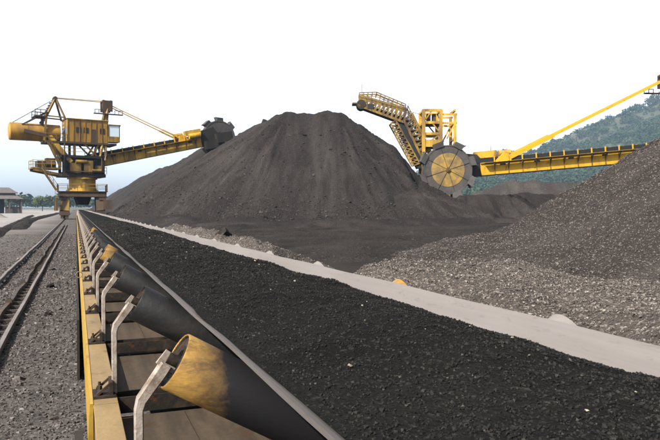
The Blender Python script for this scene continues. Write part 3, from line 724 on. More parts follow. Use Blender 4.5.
# ------------------------------------------------------------------ bucket wheel machines
def bucket_wheel(root, C, ax, dirv, rad=2.98):
    """C hub, ax unit axle pointing to the visible face, dirv unit vector along the boom"""
    C = Vector(C); ax = Vector(ax).normalized(); e = Vector(dirv).normalized(); n_ = ax.cross(e).normalized()
    m = MB(); m.lathe(C, ax, [(-.55, 0), (-.55, rad - .25), (-.6, rad - .2), (-.6, rad), (.46, rad), (.46, rad - .12), (.42, rad - .14), (.40, 2.05), (.43, 2.03)], 48)
    wh = m.build('bucket_wheel', M['wheel_rim'], root, smooth=True)
    m = MB(); m.lathe(C, ax, [(.425, 2.04), (.45, 1.4), (.47, .35), (.47, 0)], 40); m.build('wheel_disc', M['wheel_disc'], wh, smooth=True)
    m = MB(); m.lathe(C, ax, [(.46, .32), (.62, .28), (.62, .16), (.7, .14), (.7, 0)], 24); m.build('hub', M['yellow_dull'], wh, smooth=True)
    for i in range(8):
        t = math.pi / 4 * i + .22; d = e * math.cos(t) + n_ * math.sin(t); k_ = -e * math.sin(t) + n_ * math.cos(t)
        m = MB(); m.beam(C + d * .3 + ax * .49, C + d * 2.75 + ax * .44, .032, .04, ax); m.build('spoke', M['dark'], wh)
        m = MB()  # scoop: open box, flared, with a toothed lip
        r0, r1 = rad - .15, rad + .52; w0, w1 = .55, .66
        def pt(rr, kk_, aa): return C + d * rr + k_ * kk_ + ax * aa
        b0 = [pt(r0, -.35, -w0), pt(r0, -.35, w0), pt(r0, .75, w0), pt(r0, .75, -w0)]; b1 = [pt(r1, -.50, -w1), pt(r1, -.50, w1), pt(r1 - .05, .66, w1), pt(r1 - .05, .66, -w1)]
        m.add(b0 + b1, [(0, 1, 2, 3), (0, 4, 5, 1), (1, 5, 6, 2), (2, 6, 7, 3), (3, 7, 4, 0), (4, 7, 6, 5)])
        for j in range(4): a0 = -w1 + .18 + j * (2 * w1 - .36) / 3; m.beam(pt(r1 - .1, -.50, a0), pt(r1 + .12, -.62, a0), .13, .09, ax, .05, .04)
        m.build('bucket', M['bucket'], wh)
    return wh
M['wheel_rim'] = worn('coal_scoured_wheel', (.105, .096, .09), (.055, .05, .047), None, .5, 1.1, .7, .1, (1, 1, 1), 12)
M['wheel_disc'] = worn('yellow_wheel_disc', (.56, .35, .045), (.20, .14, .07), (.12, .085, .06), .95, 1.0, .65, 0, (1, 1, 1), 9)
M['bucket'] = worn('scoured_bucket_steel', (.12, .11, .106), (.075, .065, .06), None, .5, 2, .6, .25, (1, 1, 1), 10)

def reclaimer(loc, ang, L, zt, wheel_side, label, mast_u=3.7, house=(-2.5, 3.4)):
    root = empty('bucket_wheel_reclaimer', loc); tag(root, label, 'reclaimer', 'bucket wheel stacker reclaimers')
    T = Matrix.Rotation(ang, 4, 'Z')
    part = lambda: MB(T)
    # ---- travelling portal, square to the rails (u across the track, v along it)
    G = 2.55
    for sx in (-1, 1):
        for sy in (-1, 1):
            m = MB(); m.beam((sx * G, sy * 3.2, 1.25), (sx * (G - .15), sy * 2.7, 3.4), 1.25, .95, (0, 1, 0), 1.15, .8); m.build('portal_leg', M['yellow_dull'] if sx * sy > 0 else M['brown'], root)
            m = MB(); m.box(sx * G - .68, sx * G + .68, sy * 3.3 - 1.6, sy * 3.3 + 1.6, .62, 1.24)
            m.box(sx * G - .5, sx * G - .13, sy * 3.3 - 1.5, sy * 3.3 + 1.5, .16, .615); m.box(sx * G + .13, sx * G + .5, sy * 3.3 - 1.5, sy * 3.3 + 1.5, .16, .615)
            bo = m.build('bogie', M['brown'], root)
            for kx in (-1.05, -.38, .38, 1.05):
                m = MB(); m.cyl((sx * G - .09, sy * 3.3 + kx, .43), (sx * G + .09, sy * 3.3 + kx, .43), .298, n=20); m.cyl((sx * G - .16, sy * 3.3 + kx, .43), (sx * G + .16, sy * 3.3 + kx, .43), .08, n=10); m.build('bogie_wheel', M['dark'], bo, smooth=True)
    m = MB(); m.box(-3.4, 3.4, -3.5, 3.5, 3.4, 4.15); m.box(-3.6, 3.6, -3.7, 3.7, 4.155, 4.22); m.box(-3.3, -2.3, -3.4, 3.4, 2.9, 3.395).box(2.3, 3.3, -3.4, 3.4, 2.9, 3.395)
    m.build('portal_deck', M['brown'], root)
    m = MB(); m.rail([(-3.5, -3.6, 4.22), (3.5, -3.6, 4.22), (3.5, 3.6, 4.22), (-3.5, 3.6, 4.22), (-3.5, -3.6, 4.22)]); m.build('deck_railing', M['yellow_dull'], root)
    for q6 in ((2.9, 4.2, -3.9, -2.6, 1.5, 2.9), (-3.95, -3.45, -3.6, -2.9, 1.3, 3.2)): MB().box(*q6).build('control_cabinet', M['brown'], root)
    m = MB()
    for i in range(14): z = 1.3 + i * .21; m.box(-3.75, -3.25, -4.05 - .0 * i, -3.8, z, z + .03)
    m.beam((-3.78, -3.92, 1.2), (-3.78, -3.92, 4.3), .05).beam((-3.22, -3.92, 1.2), (-3.22, -3.92, 4.3), .05); m.build('access_ladder', M['yellow_dull'], root)
    # ---- slewing part
    m = part(); m.lathe((0, 0, 4.22), (0, 0, 1), [(0, 0), (0, 2.35), (.25, 2.35), (.25, 2.1), (.5, 2.1), (.5, 1.95), (1.9, 1.95), (1.9, 2.2), (2.15, 2.2), (2.15, 0)], 40); m.build('slew_ring', M['yellow'], root, smooth=True)
    m = part(); m.box(-3.4, 3.0, -2.2, 2.2, 6.4, 6.9); m.box(-2.6, 2.6, -1.7, 1.7, 6.905, 9.3)
    for sv in (-1, 1):
        m.beam((-2.9, sv * 1.95, 6.9), (-2.9, sv * 1.95, 9.6), .35); m.beam((2.7, sv * 1.95, 6.9), (2.7, sv * 1.95, 9.6), .35); m.beam((-2.9, sv * 1.95, 6.9), (2.7, sv * 1.95, 9.5), .25)
    m.box(-3.4, 3.2, -2.25, 2.25, 9.3, 9.65); m.build('turret_frame', M['dark'], root)
    m = part(); m.box(-2.2, -.6, -2.15, -1.72, 7.0, 8.5).box(-.2, 1.1, -2.3, -1.72, 7.0, 8.9).box(1.4, 2.4, -2.1, -1.72, 7.1, 8.2); m.cyl((-1.4, -2.2, 8.7), (.2, -2.2, 8.7), .28, n=14).cyl((.9, -2.4, 7.4), (2.3, -2.4, 7.4), .22, n=14)
    m.build('slew_drive', M['yellow_dull'], root)
    m = part(); m.box(-7.4, -3.41, -1.9, 1.9, 7.5, 7.72); m.beam((-7.2, -1.7, 7.4), (-3, -1.7, 6.6), .3, .35).beam((-7.2, 1.7, 7.4), (-3, 1.7, 6.6), .3, .35); m.build('rear_platform', M['yellow_dull'], root)
    m = part(); m.rail([(-3.5, -1.85, 7.72), (-7.3, -1.85, 7.72), (-7.3, 1.85, 7.72), (-3.5, 1.85, 7.72)]); m.build('platform_railing', M['yellow'], root)
    m = part(); m.box(-6.6, -5.6, -1.4, 1.0, 7.725, 8.7); m.cyl((-5.4, -1.2, 8.2), (-4.2, -1.2, 8.2), .45, n=16); m.box(-5.2, -3.9, -.3, 1.3, 7.725, 9.2); m.build('winch', M['brown'], root, smooth=True)
    for k_, (za, zb, ua, ub) in enumerate(((4.3, 7.5, -4.2, -6.2), (7.75, 11.4, -3.6, -5.3))):
        m = part(); m.beam((ua, -2.15, za), (ub, -2.15, zb), .08, .2).beam((ua, -2.85, za), (ub, -2.85, zb), .08, .2)
        for i in range(12): p = Vector((ua, -2.5, za)).lerp(Vector((ub, -2.5, zb)), (i + .5) / 12); m.box(p.x - .12, p.x + .12, p.y - .33, p.y + .33, p.z, p.z + .03)
        m.rail([(ua, -2.88, za), (ub, -2.88, zb)], .95, .03, 1.0); m.build('stairway', M['yellow_dull'], root)
    m = part(); m.rail([(-3.3, -2.3, 9.65), (3.1, -2.3, 9.65)]).rail([(3.1, -2.3, 6.9), (3.1, 2.3, 6.9)]); m.build('turret_railing', M['yellow_dull'], root)
    for v_, r_p in ((-2.32, .09), (-2.05, .06), (2.3, .08)):
        m = part(); m.cyl((-3.0, v_, 7.2), (-3.0, v_, 11.4), r_p, n=8).cyl((-3.0, v_, 7.2), (2.8, v_, 7.2), r_p, n=8).cyl((2.4, v_, 7.2), (2.4, v_, 9.3), r_p, n=8); m.build('pipework', M['brown'], root)
    m = part(); m.prism([(-1.3, -1.2, 4.0), (1.3, -1.2, 4.0), (.7, -1.0, 2.2), (-.7, -1.0, 2.2)], (0, 2.2, 0)); m.build('discharge_chute', M['dark'], root)
    # raked struts and posts that carry the upper frame
    for sv in (-1, 1):
        m = part(); m.beam((-5.0, sv * 1.6, 12.4), (-2.0, sv * 1.75, 8.6), .6, .8, (0, 1, 0)); m.build('raked_strut', M['yellow'] if sv < 0 else M['yellow_shaded'], root)
        m = part(); m.beam((mast_u - .3, sv * 1.7, 9.6), (mast_u - 1.0, sv * 1.7, 11.7), .28).beam((-1.5, sv * 1.8, 9.6), (-1.5, sv * 1.8, 11.7), .35).beam((1.0, sv * 1.8, 9.6), (2.2, sv * 1.8, 11.7), .25).beam((1.8, sv * 1.8, 9.6), (-.3, sv * 1.8, 11.7), .22); m.build('house_post', M['yellow_dull'], root)
    m = part(); m.box(-5.6, house[1] + 1.3, -2.1, 2.1, 11.4, 11.69); m.build('upper_deck', M['brown'], root)
    m = part(); m.rail([(-5.5, 2.05, 11.7), (-5.5, -2.05, 11.7), (house[0] - .1, -2.05, 11.7)]); m.build('upper_railing', M['yellow_dull'], root)
    h0, h1 = house
    m = part(); m.box(h0, h1, -2.0, 2.0, 11.695, 15.1); hs = m.build('machinery_house', M['yellow_shaded'], root)  # walls in the darker yellow: their shade is put into the colour
    m = part(); m.prism([(h0 - .15, -2.15, 15.105), (h0 - .15, 2.15, 15.105), (h0 - .15, 2.15, 15.2), (h0 - .15, 0, 15.38), (h0 - .15, -2.15, 15.2)], T.to_3x3().inverted() @ (T.to_3x3() @ Vector((h1 - h0 + .3, 0, 0)))); m.build('house_roof', M['yellow'], hs)
    m = part(); m.box(h0 - .05, h0 - .003, -1.99, 1.99, 11.72, 15.08); m.build('end_wall', M['yellow'], hs)  # sunlit end, given the lighter copy of the wall yellow
    m = part(); m.box(h0 - .09, h0 - .052, -1.85, 1.6, 13.0, 13.9); m.build('sign_panel', M['sign'], hs)
    me_ = None
    for kx in np.linspace(h0 + .02, h1 - .12, 8):
        m = part(); m.box(kx, kx + .09, -2.06, -2.003, 11.75, 15.06); m.build('wall_rib', M['yellow_dull'], hs)
    m = part(); m.box(h0 + 3.4, h0 + 4.2, -2.045, -2.003, 11.75, 13.7); m.build('house_door', M['brown'], hs)
    for kx in (1.2, 2.3, 4.7): m = part(); m.box(h0 + kx, h0 + kx + .7, -2.05, -2.003, 13.1, 13.9); m.build('louvre', M['dark'], hs)
    # operator cab at the boom end of the house
    c0, c1 = h1 + .02, h1 + 1.75
    m = part(); m.box(c0, c1, -2.35, -.35, 11.9, 12.75); m.box(c0, c1 + .1, -2.42, -.28, 14.4, 14.6)
    for (uu, vv) in ((c0 + .06, -2.29), (c1 - .06, -2.29), (c0 + .06, -.41), (c1 - .06, -.41)): m.beam((uu, vv, 12.75), (uu, vv, 14.4), .12)
    cb = m.build('operator_cab', M['yellow_dull'], root)
    m = part(); m.box(c0 + .13, c1 - .13, -2.31, -2.27, 12.76, 14.39); m.build('cab_window', M['glass'], cb)
    m = part(); m.box(c1 - .07, c1 - .03, -2.2, -.5, 12.76, 14.39); m.build('cab_window', M['glass'], cb)
    m = part(); m.box(c0 + .02, c0 + .1, -2.2, -.45, 12.76, 14.39); m.build('cab_back', M['dark'], cb)
    # rear A-frame
    AP = (-3.9, 0, 18.2)
    for sv in (-1, 1):
        m = part(); m.beam((-5.7, sv * 1.5, 11.7), (-5.3, sv * 1.35, 15.4), .28).beam((-5.3, sv * 1.35, 15.4), (AP[0], sv * .3, AP[2]), .26); m.beam((-2.7, sv * 1.5, 15.1), (AP[0] + .1, sv * .3, AP[2]), .22); m.beam((-5.3, sv * 1.35, 15.4), (-2.7, sv * 1.5, 15.3), .18)
        m.build('rear_mast_leg', M['yellow_dull'], root)
    m = part()
    for i in range(9):
        t = i / 9; p = Vector((-5.7, 0, 14.2)).lerp(Vector((-4.1, 0, 17.9)), t); hw = 1.3 - t * 1.0
        m.beam(p + Vector((-.35, -hw, 0)), p + Vector((-.35, hw, 0)), .1, .16); m.beam(p + Vector((-.35, -hw * .5, 0)), p + Vector((.1, -hw * .5, .1)), .12)
    m.cyl((AP[0], -.5, AP[2]), (AP[0], .5, AP[2]), .32, n=14); m.box(-7.0, -5.2, -1.6, 1.6, 15.2, 15.32); m.rail([(-6.9, -1.55, 15.32), (-5.4, -1.55, 15.32)], .9, .05, .8); m.rail([(-6.9, 1.55, 15.32), (-5.4, 1.55, 15.32)], .9, .05, .8)
    m.build('mast_ladder', M['brown'], root)
    # counterweight drum and its arms
    m = part(); m.lathe((-10.2, 0, 12.95), (1, 0, 0), [(0, 0), (0, 1.2), (.08, 1.3), (2.3, 1.3), (2.32, 1.33), (2.42, 1.33), (2.44, 1.3), (4.6, 1.3), (4.62, 1.33), (4.72, 1.33), (4.74, 1.3), (6.9, 1.3), (6.9, 0)], 36); dr = m.build('counterweight', M['yellow_shaded'], root, smooth=True)  # drum side in the darker yellow, shade painted in
    m = part(); m.lathe((-10.26, 0, 12.95), (1, 0, 0), [(0, 0), (0, 1.15), (.05, 1.2)], 36); m.build('end_cap', M['yellow'], dr)  # cap in the lighter yellow, its sunlight put into the colour
    for sv in (-1, 1):
        m = part(); m.beam((-8.6, sv * .9, 13.9), (-5.2, sv * 1.3, 16.0), .2).beam((-8.4, sv * 1.42, 13.0), (-3.6, sv * 1.6, 12.1), .22, .5).beam((-6.0, sv * 1.0, 14.0), (-5.4, sv * 1.4, 15.3), .16); m.build('counterweight_arm', M['brown'], root)
        m = part(); m.beam((-9.8, sv * .6, 14.2), (AP[0], sv * .35, AP[2]), .06); m.build('stay_wire', M['brown'], root)
    # front mast with sheave block
    mt = 18.0
    for sv in (-1, 1):
        m = part(); m.beam((mast_u - 1.5, sv * 2.25, 9.6), (mast_u, sv * .7, mt - .8), .3).beam((mast_u - .8, sv * 2.25, 9.0), (mast_u + .05, sv * .7, mt - .8), .26); m.beam((mast_u - .8, sv * 1.75, 12.6), (mast_u - .05, sv * 1.72, 12.6), .14); m.build('front_mast_leg', M['yellow_dull'], root)
    m = part(); m.box(mast_u - .75, mast_u + .75, -.85, -.6, mt - 1.2, mt + .5).box(mast_u - .75, mast_u + .75, .6, .85, mt - 1.2, mt + .5)
    for vv in (-.4, -.1, .2, .45): m.cyl((mast_u, vv, mt - .2), (mast_u, vv + .14, mt - .2), .72, n=20)
    m.cyl((mast_u + .55, -.6, mt + .35), (mast_u + .55, .6, mt + .35), .26, n=12).cyl((mast_u - .55, -.6, mt + .35), (mast_u - .55, .6, mt + .35), .26, n=12); m.build('sheave_block', M['brown'], root)
    m = part(); m.box(mast_u - 2.2, mast_u + 2.2, -1.5, -.9, mt - 1.75, mt - 1.62); m.rail([(mast_u - 2.1, -1.45, mt - 1.6), (mast_u - .9, -1.45, mt - 1.6)], .5, .04, .6, False).rail([(mast_u + .9, -1.45, mt - 1.6), (mast_u + 2.1, -1.45, mt - 1.6)], .5, .04, .6, False); m.build('mast_platform', M['brown'], root)
    # ---- boom
    piv = Vector((2.0, 0, 9.2)); tip = Vector((L, 0, zt)); e = (tip - piv).normalized(); nb = Vector((-e.z, 0, e.x)); LB = (tip - piv).length
    TB = T @ Matrix(((e.x, 0, nb.x, piv.x), (0, 1, 0, 0), (e.z, 0, nb.z, piv.z), (0, 0, 0, 1)))
    bp = lambda: MB(TB)
    E = LB - 4.3
    bs = wheel_side
    for sv in (-1, 1):
        m = bp(); m.prism([(-1.2, sv * .95, -1.15), (E, sv * .95, -1.0), (E, sv * .95, .42), (-1.2, sv * .95, .42)], (0, sv * .05, 0)); gd = m.build('boom_girder', M['boom'] if L > 28 else M['yellow'], root)
        m = bp(); m.beam((-1.2, sv * .98, -1.21), (E, sv * .98, -1.06), .42, .10); m.build('bottom_flange', M['dark'], gd)
        m = bp(); m.box(-1.2, E, sv * .98 - .2, sv * .98 + .2, .425, .50); m.build('top_flange', M['boom'], gd)
        for i, s_ in enumerate(np.arange(.6, E, 1.75)):
            m = bp(); a_, b_ = sorted((sv * 1.003, sv * 1.10)); m.box(s_, s_ + .07, a_, b_, -1.05, .42); m.beam((s_ + .03, sv * 1.05, -.35), (s_ + .03, sv * 1.65, .38), .09, .12); m.build('web_stiffener', M['yellow_dull'], gd)
            m = bp(); m.beam((s_, sv * 1.16, .50), (s_, sv * 1.16, 1.15), .13, .13); m.build('belt_post', M['boom'], gd)
        for s_ in np.arange(2.2, E - 1, 4.3):
            m = bp(); a_, b_ = sorted((sv * 1.003, sv * 1.03)); m.box(s_, s_ + .7, a_, b_, .02, .26); m.build('access_hole', M['dark'], gd)
    m = bp(); m.box(-1.2, E, -.94, .94, -.15, -.05)
    for s_ in np.arange(0, E, 2.2): m.beam((s_, -.9, -1.0), (min(s_ + 2.2, E), .9, -1.0), .1)
    m.build('boom_floor', M['dark'], root)
    m = bp(); m.box(-1.2, E + .6, -.95, -.90, .52, 1.02).box(-1.2, E + .6, .90, .95, .52, 1.02).box(-1.2, E + .6, -.88, .88, .55, .62)
    m.build('boom_belt', M['belt_black'], root)
    for sv in (-1, 1):
        m = bp(); m.box(.2, E - .4, *sorted((sv * 1.25, sv * 1.85)), .40, .445); m.build('walkway', M['yellow_dull'] if L < 28 else M['dark'], root)
    # wheel end: dark chute, drive housing and the wheel
    m = bp(); m.box(E, LB - .5, -.9, .9, -1.1, .9); m.prism([(E - .3, -.85, .9), (LB - 1.0, -.85, .9), (LB - 1.6, -.85, 2.0), (E + .3, -.85, 1.6)], (0, 1.7, 0)); m.box(LB - 1.8, LB + 1.2, bs * -1.5 - .4, bs * -1.5 + .4, -.9, .7); m.box(E + .2, LB - 1.6, bs * -1.45 - .35, bs * -1.45 + .35, -1.6, -.2); m.build('wheel_chute', M['dark'], root)
    m = bp(); m.box(E - 2.6, E + .1, bs * -.9 - .6, bs * -.9 + .4, 1.16, 2.0); m.cyl((E - 2.2, bs * -1.6, 1.0), (E - .2, bs * -1.6, 1.0), .42, n=16); m.cyl((E - 4.2, 0, 1.5), (E - 2.7, 0, 1.5), .4, n=14); m.build('wheel_drive', M['yellow'], root)
    m = bp(); m.cyl((LB, bs * -1.8, 0), (LB, bs * 1.2, 0), .3, n=16); m.build('wheel_axle', M['dark'], root)
    RB = TB.to_3x3(); bucket_wheel(root, TB @ Vector((LB, bs * 1.55, 0)), RB @ Vector((0, bs, 0)), RB @ Vector((1, 0, 0)))
    # ties: rear mast - sheave - boom
    TI = T.inverted(); foot_ = TI @ (TB @ Vector((LB - 7.2, 0, .6)))
    for sv in (-1, 1):
        m = part(); m.beam((AP[0], sv * .4, AP[2] + .1), (mast_u, sv * .5, mt + .35), .09, .10); m.build('rear_tie', M['yellow'], root)
        f_ = foot_ + Vector((0, sv * .95, 0)); tp = Vector((mast_u, sv * .55, mt)); k_ = f_.lerp(tp, .30)
        tw = 1 if L > 28 else .45; m = part(); m.beam(f_, k_, .30 * tw, .55 * tw); m.beam(k_, tp, .20 * tw, .30 * tw); m.build('boom_tie', M['boom'], root)
        m = bp(); m.prism([(LB - 8.2, sv * .8, .5), (LB - 6.0, sv * .8, .5), (LB - 7.3, sv * .8, 1.5), (LB - 7.9, sv * .8, 1.4)], (0, sv * .3, 0)); m.build('tie_anchor', M['boom'], root)
    return root
ANG1 = math.atan2(.202, .978)
reclaimer((.95, 109, 0), ANG1, 23.2, 14.0, 1, 'tall yellow stacker reclaimer straddling the conveyor, boom over the stockpile crest')
wx, wy = 42.0, 69.6; dx, dy = .953, -.302; L2 = 33.0
mx, my = wx + dx * L2, wy + dy * L2
# the wheel hangs 1.55 m to the near side of the boom, so set the boom back by that much
ANG2 = math.atan2(-dy, -dx); off = Vector((-math.sin(ANG2), math.cos(ANG2), 0)) * 1.55
r2 = reclaimer((mx - off.x, my - off.y, 0), ANG2, L2, 6.3, 1, 'yellow reclaimer with round bucket wheel in profile and long boom over the mound', 4.7, (-3.15, 1.6))

# ------------------------------------------------------------------ yellow stacker behind the stockpile
st_root = empty('stacker', (45.0, 77.5, 0)); tag(st_root, 'yellow lattice stacker with raised delivery boom above the stockpile end', 'stacker')
# own axes: x across the view of its side, turned so the boom reaches over the stockpile
TS = Matrix.Rotation(R(-YAW), 4, 'Z')
def sp(): return MB(TS)
def P2(px_, py_):  # metres in the stacker's side plane, from a drawing at 7.5 px per metre
    return ((px_ - 440) / 7.5, 0, (221 - py_) / 7.5)
def at(px_, py_, v=0): x, y, z = P2(px_, py_); return Vector((x, v, z))
def lattice(m, a0, a1, b0, b1, n_, wd=.1, ch=.16):
    """truss panel between chords a0-a1 and b0-b1"""
    m.beam(a0, a1, ch); m.beam(b0, b1, ch)
    for i in range(n_ + 1):
        t = i / n_; p = a0.lerp(a1, t); q = b0.lerp(b1, t); m.beam(p, q, wd)
        if i < n_: m.beam(p, b0.lerp(b1, (i + 1) / n_), wd * .8)
HW = .9
for v in (-HW, HW):
    m = sp(); lattice(m, at(361, 106, v), at(407, 123, v), at(364, 97, v), at(410, 110, v), 11, .2, .3); m.build('delivery_truss', M['yellow_dull'], st_root)
    m = sp(); lattice(m, at(407, 121, v), at(429, 166, v), at(415, 114, v), at(438, 161, v), 9, .2, .3); m.build('incline_truss', M['yellow_dull'], st_root)
    m = sp(); m.rail([at(363, 97.5, v), at(380, 97, v), at(409, 109, v)], .5, .06, .6); m.build('boom_railing', M['yellow_dull'], st_root)
    m = sp(); m.rail([at(411, 114, v), at(433, 160, v)], 1.0, .05, .7); m.build('incline_railing', M['yellow_dull'], st_root)
    m = sp(); lattice(m, at(394, 124, v), at(417, 166, v), at(399, 121, v), at(423, 164, v), 12, .12, .18); m.build('brace_truss', M['yellow_dull'], st_root)
m = sp(); m.prism([at(360, 106, -.8), at(407, 123, -.8), at(407, 118, -.8), at(361, 102, -.8)], TS.to_3x3().inverted() @ (TS.to_3x3() @ Vector((0, 1.6, 0)))); m.prism([at(399, 125, -.8), at(421, 169, -.8), at(434, 166, -.8), at(411, 119, -.8)], (0, 1.6, 0)); m.build('delivery_belt', M['belt_black'], st_root)
m = sp(); m.cyl(at(365, 105.5, -1.05), at(365, 105.5, 1.05), .62, n=24); m.box(at(371, 0).x, at(377, 0).x, -1.1, 1.1, at(0, 110).z, at(0, 105).z); m.build('head_pulley', M['dark'], st_root, smooth=False)
m = sp(); m.box(at(356, 0).x, at(361, 0).x, -.9, .9, at(0, 105).z, at(0, 103.5).z); m.beam(at(366, 99), at(366, 84), .06); m.build('head_bracket', M['brown'], st_root)
# tower
for v in (-1.6, 1.6):
    for xx in (426, 443):
        m = sp(); m.beam(at(xx, 225, v), at(xx, 111, v), .42); m.build('tower_post', M['yellow'], st_root)
    m = sp(); m.beam(at(457, 225, v), at(457, 115, v), .36); m.build('tower_post', M['yellow'], st_root)
    m = sp()
    for yy_ in (112, 124, 135, 147): m.beam(at(426, yy_, v), at(443, yy_, v), .28, .34)
    for yy_ in (116, 124.5): m.beam(at(443, yy_, v), at(459, yy_, v), .2, .26)
    m.beam(at(426, 124, v), at(434, 112, v), .16).beam(at(443, 135, v), at(434, 124, v), .16).beam(at(457, 125, v), at(449, 140, v), .18).beam(at(426, 147, v), at(443, 135, v), .18); m.build('tower_girder', M['yellow'], st_root)
for xx in (426, 443, 457):
    for yy_ in (112, 124.5, 140): m = sp(); m.beam(at(xx, yy_, -1.6), at(xx, yy_, 1.6), .26); m.build('tower_crossbeam', M['yellow'], st_root)
m = sp(); m.box(at(427, 0).x, at(442, 0).x, -1.5, 1.5, at(0, 124.3).z, at(0, 123.6).z); m.build('tower_floor', M['yellow_dull'], st_root)
for xx in (431.5, 437):
    m = sp(); m.box(at(xx - 1.8, 0).x, at(xx + 1.8, 0).x, -1.2, -.4, at(0, 123.5).z, at(0, 115).z); m.build('take_up_box', M['brown'], st_root)
m = sp(); m.box(at(428, 0).x, at(445, 0).x, -1.9, 1.9, at(0, 148).z, at(0, 141).z); m.build('tower_platform', M['yellow'], st_root)
m = sp(); m.beam(at(410, 110), at(426, 115), .05); m.build('stay_wire', M['brown'], st_root)
m = sp(); m.box(at(415, 0).x, at(462, 0).x, -2.6, 2.6, .8, 2.4); m.beam(at(429, 170), at(440, 208), 1.6, 1.2); m.build('travel_base', M['dark'], st_root)
for v in (-2.3, 2.3):
    for xx in (420, 428, 450, 458): m = sp(); m.cyl((at(xx, 0).x, v - .15, .45), (at(xx, 0).x, v + .15, .45), .45, n=18); m.build('travel_wheel', M['dark'], st_root)

# ------------------------------------------------------------------ shed, trees, mast
sh_ = empty('open_shed', (-23.5, 236, 0)); tag(sh_, 'open-sided shed with two-tier hipped roof at the far edge of the yard', 'shed')
sh_.rotation_euler.z = R(6)
def hip(m, x0, x1, y0, y1, z0, z1, inset):
    m.add([(x0, y0, z0), (x1, y0, z0), (x1, y1, z0), (x0, y1, z0), (x0 + inset, y0 + inset, z1), (x1 - inset, y0 + inset, z1), (x1 - inset, y1 - inset, z1), (x0 + inset, y1 - inset, z1)], MB.BF)
m = MB(); hip(m, -7.5, 7.5, -5, 5, 4.6, 5.9, 2.2); m.box(-5.2, 5.2, -2.7, 2.7, 5.9, 6.5); m.build('lower_roof', M['shed_roof'], sh_)
m = MB(); hip(m, -6, 6, -3.5, 3.5, 6.5, 8.3, 2.6); m.build('upper_roof', M['shed_roof'], sh_)
for x in (-6.8, -3.4, 0, 3.4, 6.8):
    for y in (-4.3, 4.3): m = MB(); m.box(x - .22, x + .22, y - .22, y + .22, 0, 4.6); m.build('shed_post', M['shed_wall'], sh_)
m = MB(); m.box(-6.8, 2.0, 3.6, 3.85, 0, 4.55); m.box(-6.58, -.25, -4.2, -4.05, 0, 3.4); m.build('shed_wall', M['shed_wall'], sh_)
m = MB(); m.box(2.2, 6.3, -3.6, -1.2, 0, 2.2); m.build('shed_bin', M['shed_wall'], sh_)

def tree(x, y, h, cr, label, seed):
    root = empty('broadleaf_tree', (x, y, 0)); tag(root, label, 'tree', 'hazy trees at the far edge of the yard')
    rng = random.Random(seed); m = MB()
    m.cyl((0, 0, 0), (.1, 0, h * .5), .035 * h, .02 * h, 8)
    for i in range(5):
        a = i * 1.3 + rng.random(); m.cyl((.08, 0, h * (.3 + .04 * i)), (math.cos(a) * cr * .6, math.sin(a) * cr * .6, h * (.6 + .05 * i)), .016 * h, .006 * h, 6)
    m.build('trunk', M['bark'], root, smooth=True)
    C = np.array([(rng.uniform(-.6, .6) * cr, rng.uniform(-.6, .6) * cr, h * rng.uniform(.55, .86)) for _ in range(9)])
    V, F = leaf_cloud(C, np.array([cr * rng.uniform(.35, .55) for _ in C]), 70, .22); np_mesh('crown', V, F, M['leaf_tree'], root)
tree(-38, 372, 12.5, 7, 'tallest rounded hazy tree standing between the shed and the reclaimer', 1)
tree(-27.5, 380, 8.5, 5, 'low hazy tree between the tallest tree and the reclaimer portal', 2)
tree(-51, 384, 8, 5.5, 'low hazy tree beside the tallest one, on the shed side', 3)
tree(-64, 390, 9, 6, 'spreading hazy tree just clear of the shed roof', 4)
tree(-17, 390, 7.5, 5, 'smallest hazy tree, beside the portal of the reclaimer', 5)
tree(-80, 396, 8, 6, 'hazy tree rising behind the shed roof', 6)

xx_ = RNG.uniform(-330, 60, 420); yy2 = RNG.uniform(520, 640, 420); rr_ = RNG.uniform(3, 7, 420)
V, F = leaf_cloud(np.stack([xx_, yy2, rr_ * .8 + 1], 1), rr_, 40, .26)
tag(np_mesh('distant_treeline', V, F, M['leaf_hill']), 'faint hazy line of trees along the flat horizon beyond the shed', 'treeline', kind='stuff')

am = empty('radio_mast', (330, 590, 0)); am.location = hill_world(np.array([214.]), np.array([880.]), hill_h(np.array([214.]), np.array([880.])))[0]
tag(am, 'thin pale radio mast on the crest of the wooded hill', 'mast')
m = MB()
for a_ in range(3): t = a_ * 2.094; m.beam((1.0 * math.cos(t), 1.0 * math.sin(t), -1), (.12 * math.cos(t), .12 * math.sin(t), 32), .25)
m.build('mast_tower', M['rail'], am); m = MB(); m.beam((0, 0, 31.5), (0, 0, 38), .2); m.build('aerial', M['rail'], am)

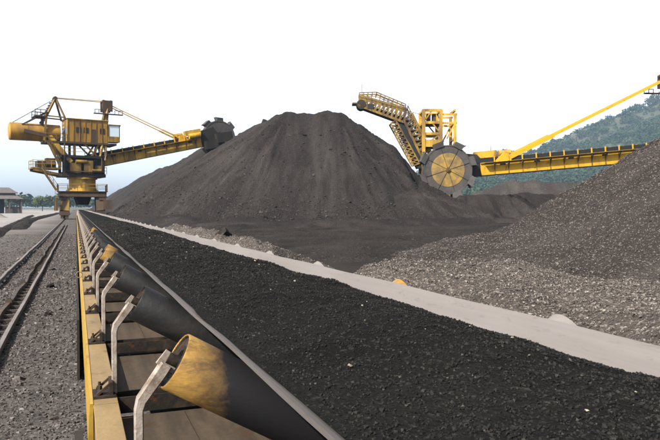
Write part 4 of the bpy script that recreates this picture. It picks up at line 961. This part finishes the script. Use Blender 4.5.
# ------------------------------------------------------------------ haze
m = MB(); m.box(-3200, 3200, -3200, 3200, -1.5, 330)
hz = m.build('haze', None); hz['kind'] = 'stuff'
hm = bpy.data.materials.new('haze_air'); hm.use_nodes = True; t = hm.node_tree; t.nodes.clear()
o_ = t.nodes.new('ShaderNodeOutputMaterial'); v_ = t.nodes.new('ShaderNodeVolumePrincipled')
v_.inputs['Color'].default_value = (.52, .72, 1.0, 1); v_.inputs['Density'].default_value = HAZE_DENSITY; v_.inputs['Anisotropy'].default_value = 0.2
t.links.new(v_.outputs[0], o_.inputs['Volume']); hz.data.materials.append(hm)
tag(hz, 'pale bluish haze hanging over the yard and hill', 'haze')

# ------------------------------------------------------------------ base colours scaled down to suit the sun strength and exposure
ALBEDO = {'dusty_belt_rubber': .28, 'dusty_roller_shell': .34, 'hill_foliage': .27, 'scrub_foliage': .42, 'yard_tree_foliage': .6, 'hill_soil': .28, 'cab_glass': .9,
          'yard_ground': .38, 'ballast_stones': .43, 'bank_gravel': .52, 'gravelly_bank_surface': .47, 'dusty_deck_plate': .25, 'worn_bracket_steel': .5, 'stringer_paint': .36, 'berm_coal_surface': .5, 'coal_load_surface': .35, 'coal_lumps_on_belt': .45, 'coal_heap_surface': .58, 'coarse_coal_surface': .47, 'coarse_coal_lumps': .58,
          'boom_yellow_paint': .64, 'yellow_paint': .68, 'dull_yellow_paint': .56, 'shaded_yellow_paint': .56, 'edge_yellow_paint': .42, 'black_roller_shell': .2, 'black_bolted_foot': .25, 'grimy_dark_steel': .22, 'pale_stone_chips': .36, 'worn_shaded_yellow_roller': .40}
for m in bpy.data.materials:
    if m.name == 'haze_air' or not m.use_nodes: continue
    t = m.node_tree; b = next((n for n in t.nodes if n.type == 'BSDF_PRINCIPLED'), None)
    if b is None or not b.inputs['Base Color'].links: continue
    src = b.inputs['Base Color'].links[0].from_socket; k = ALBEDO.get(m.name, .44)
    t.links.new(mix(t, 1.0, src, (k, k, k), 'MULTIPLY'), b.inputs['Base Color'])
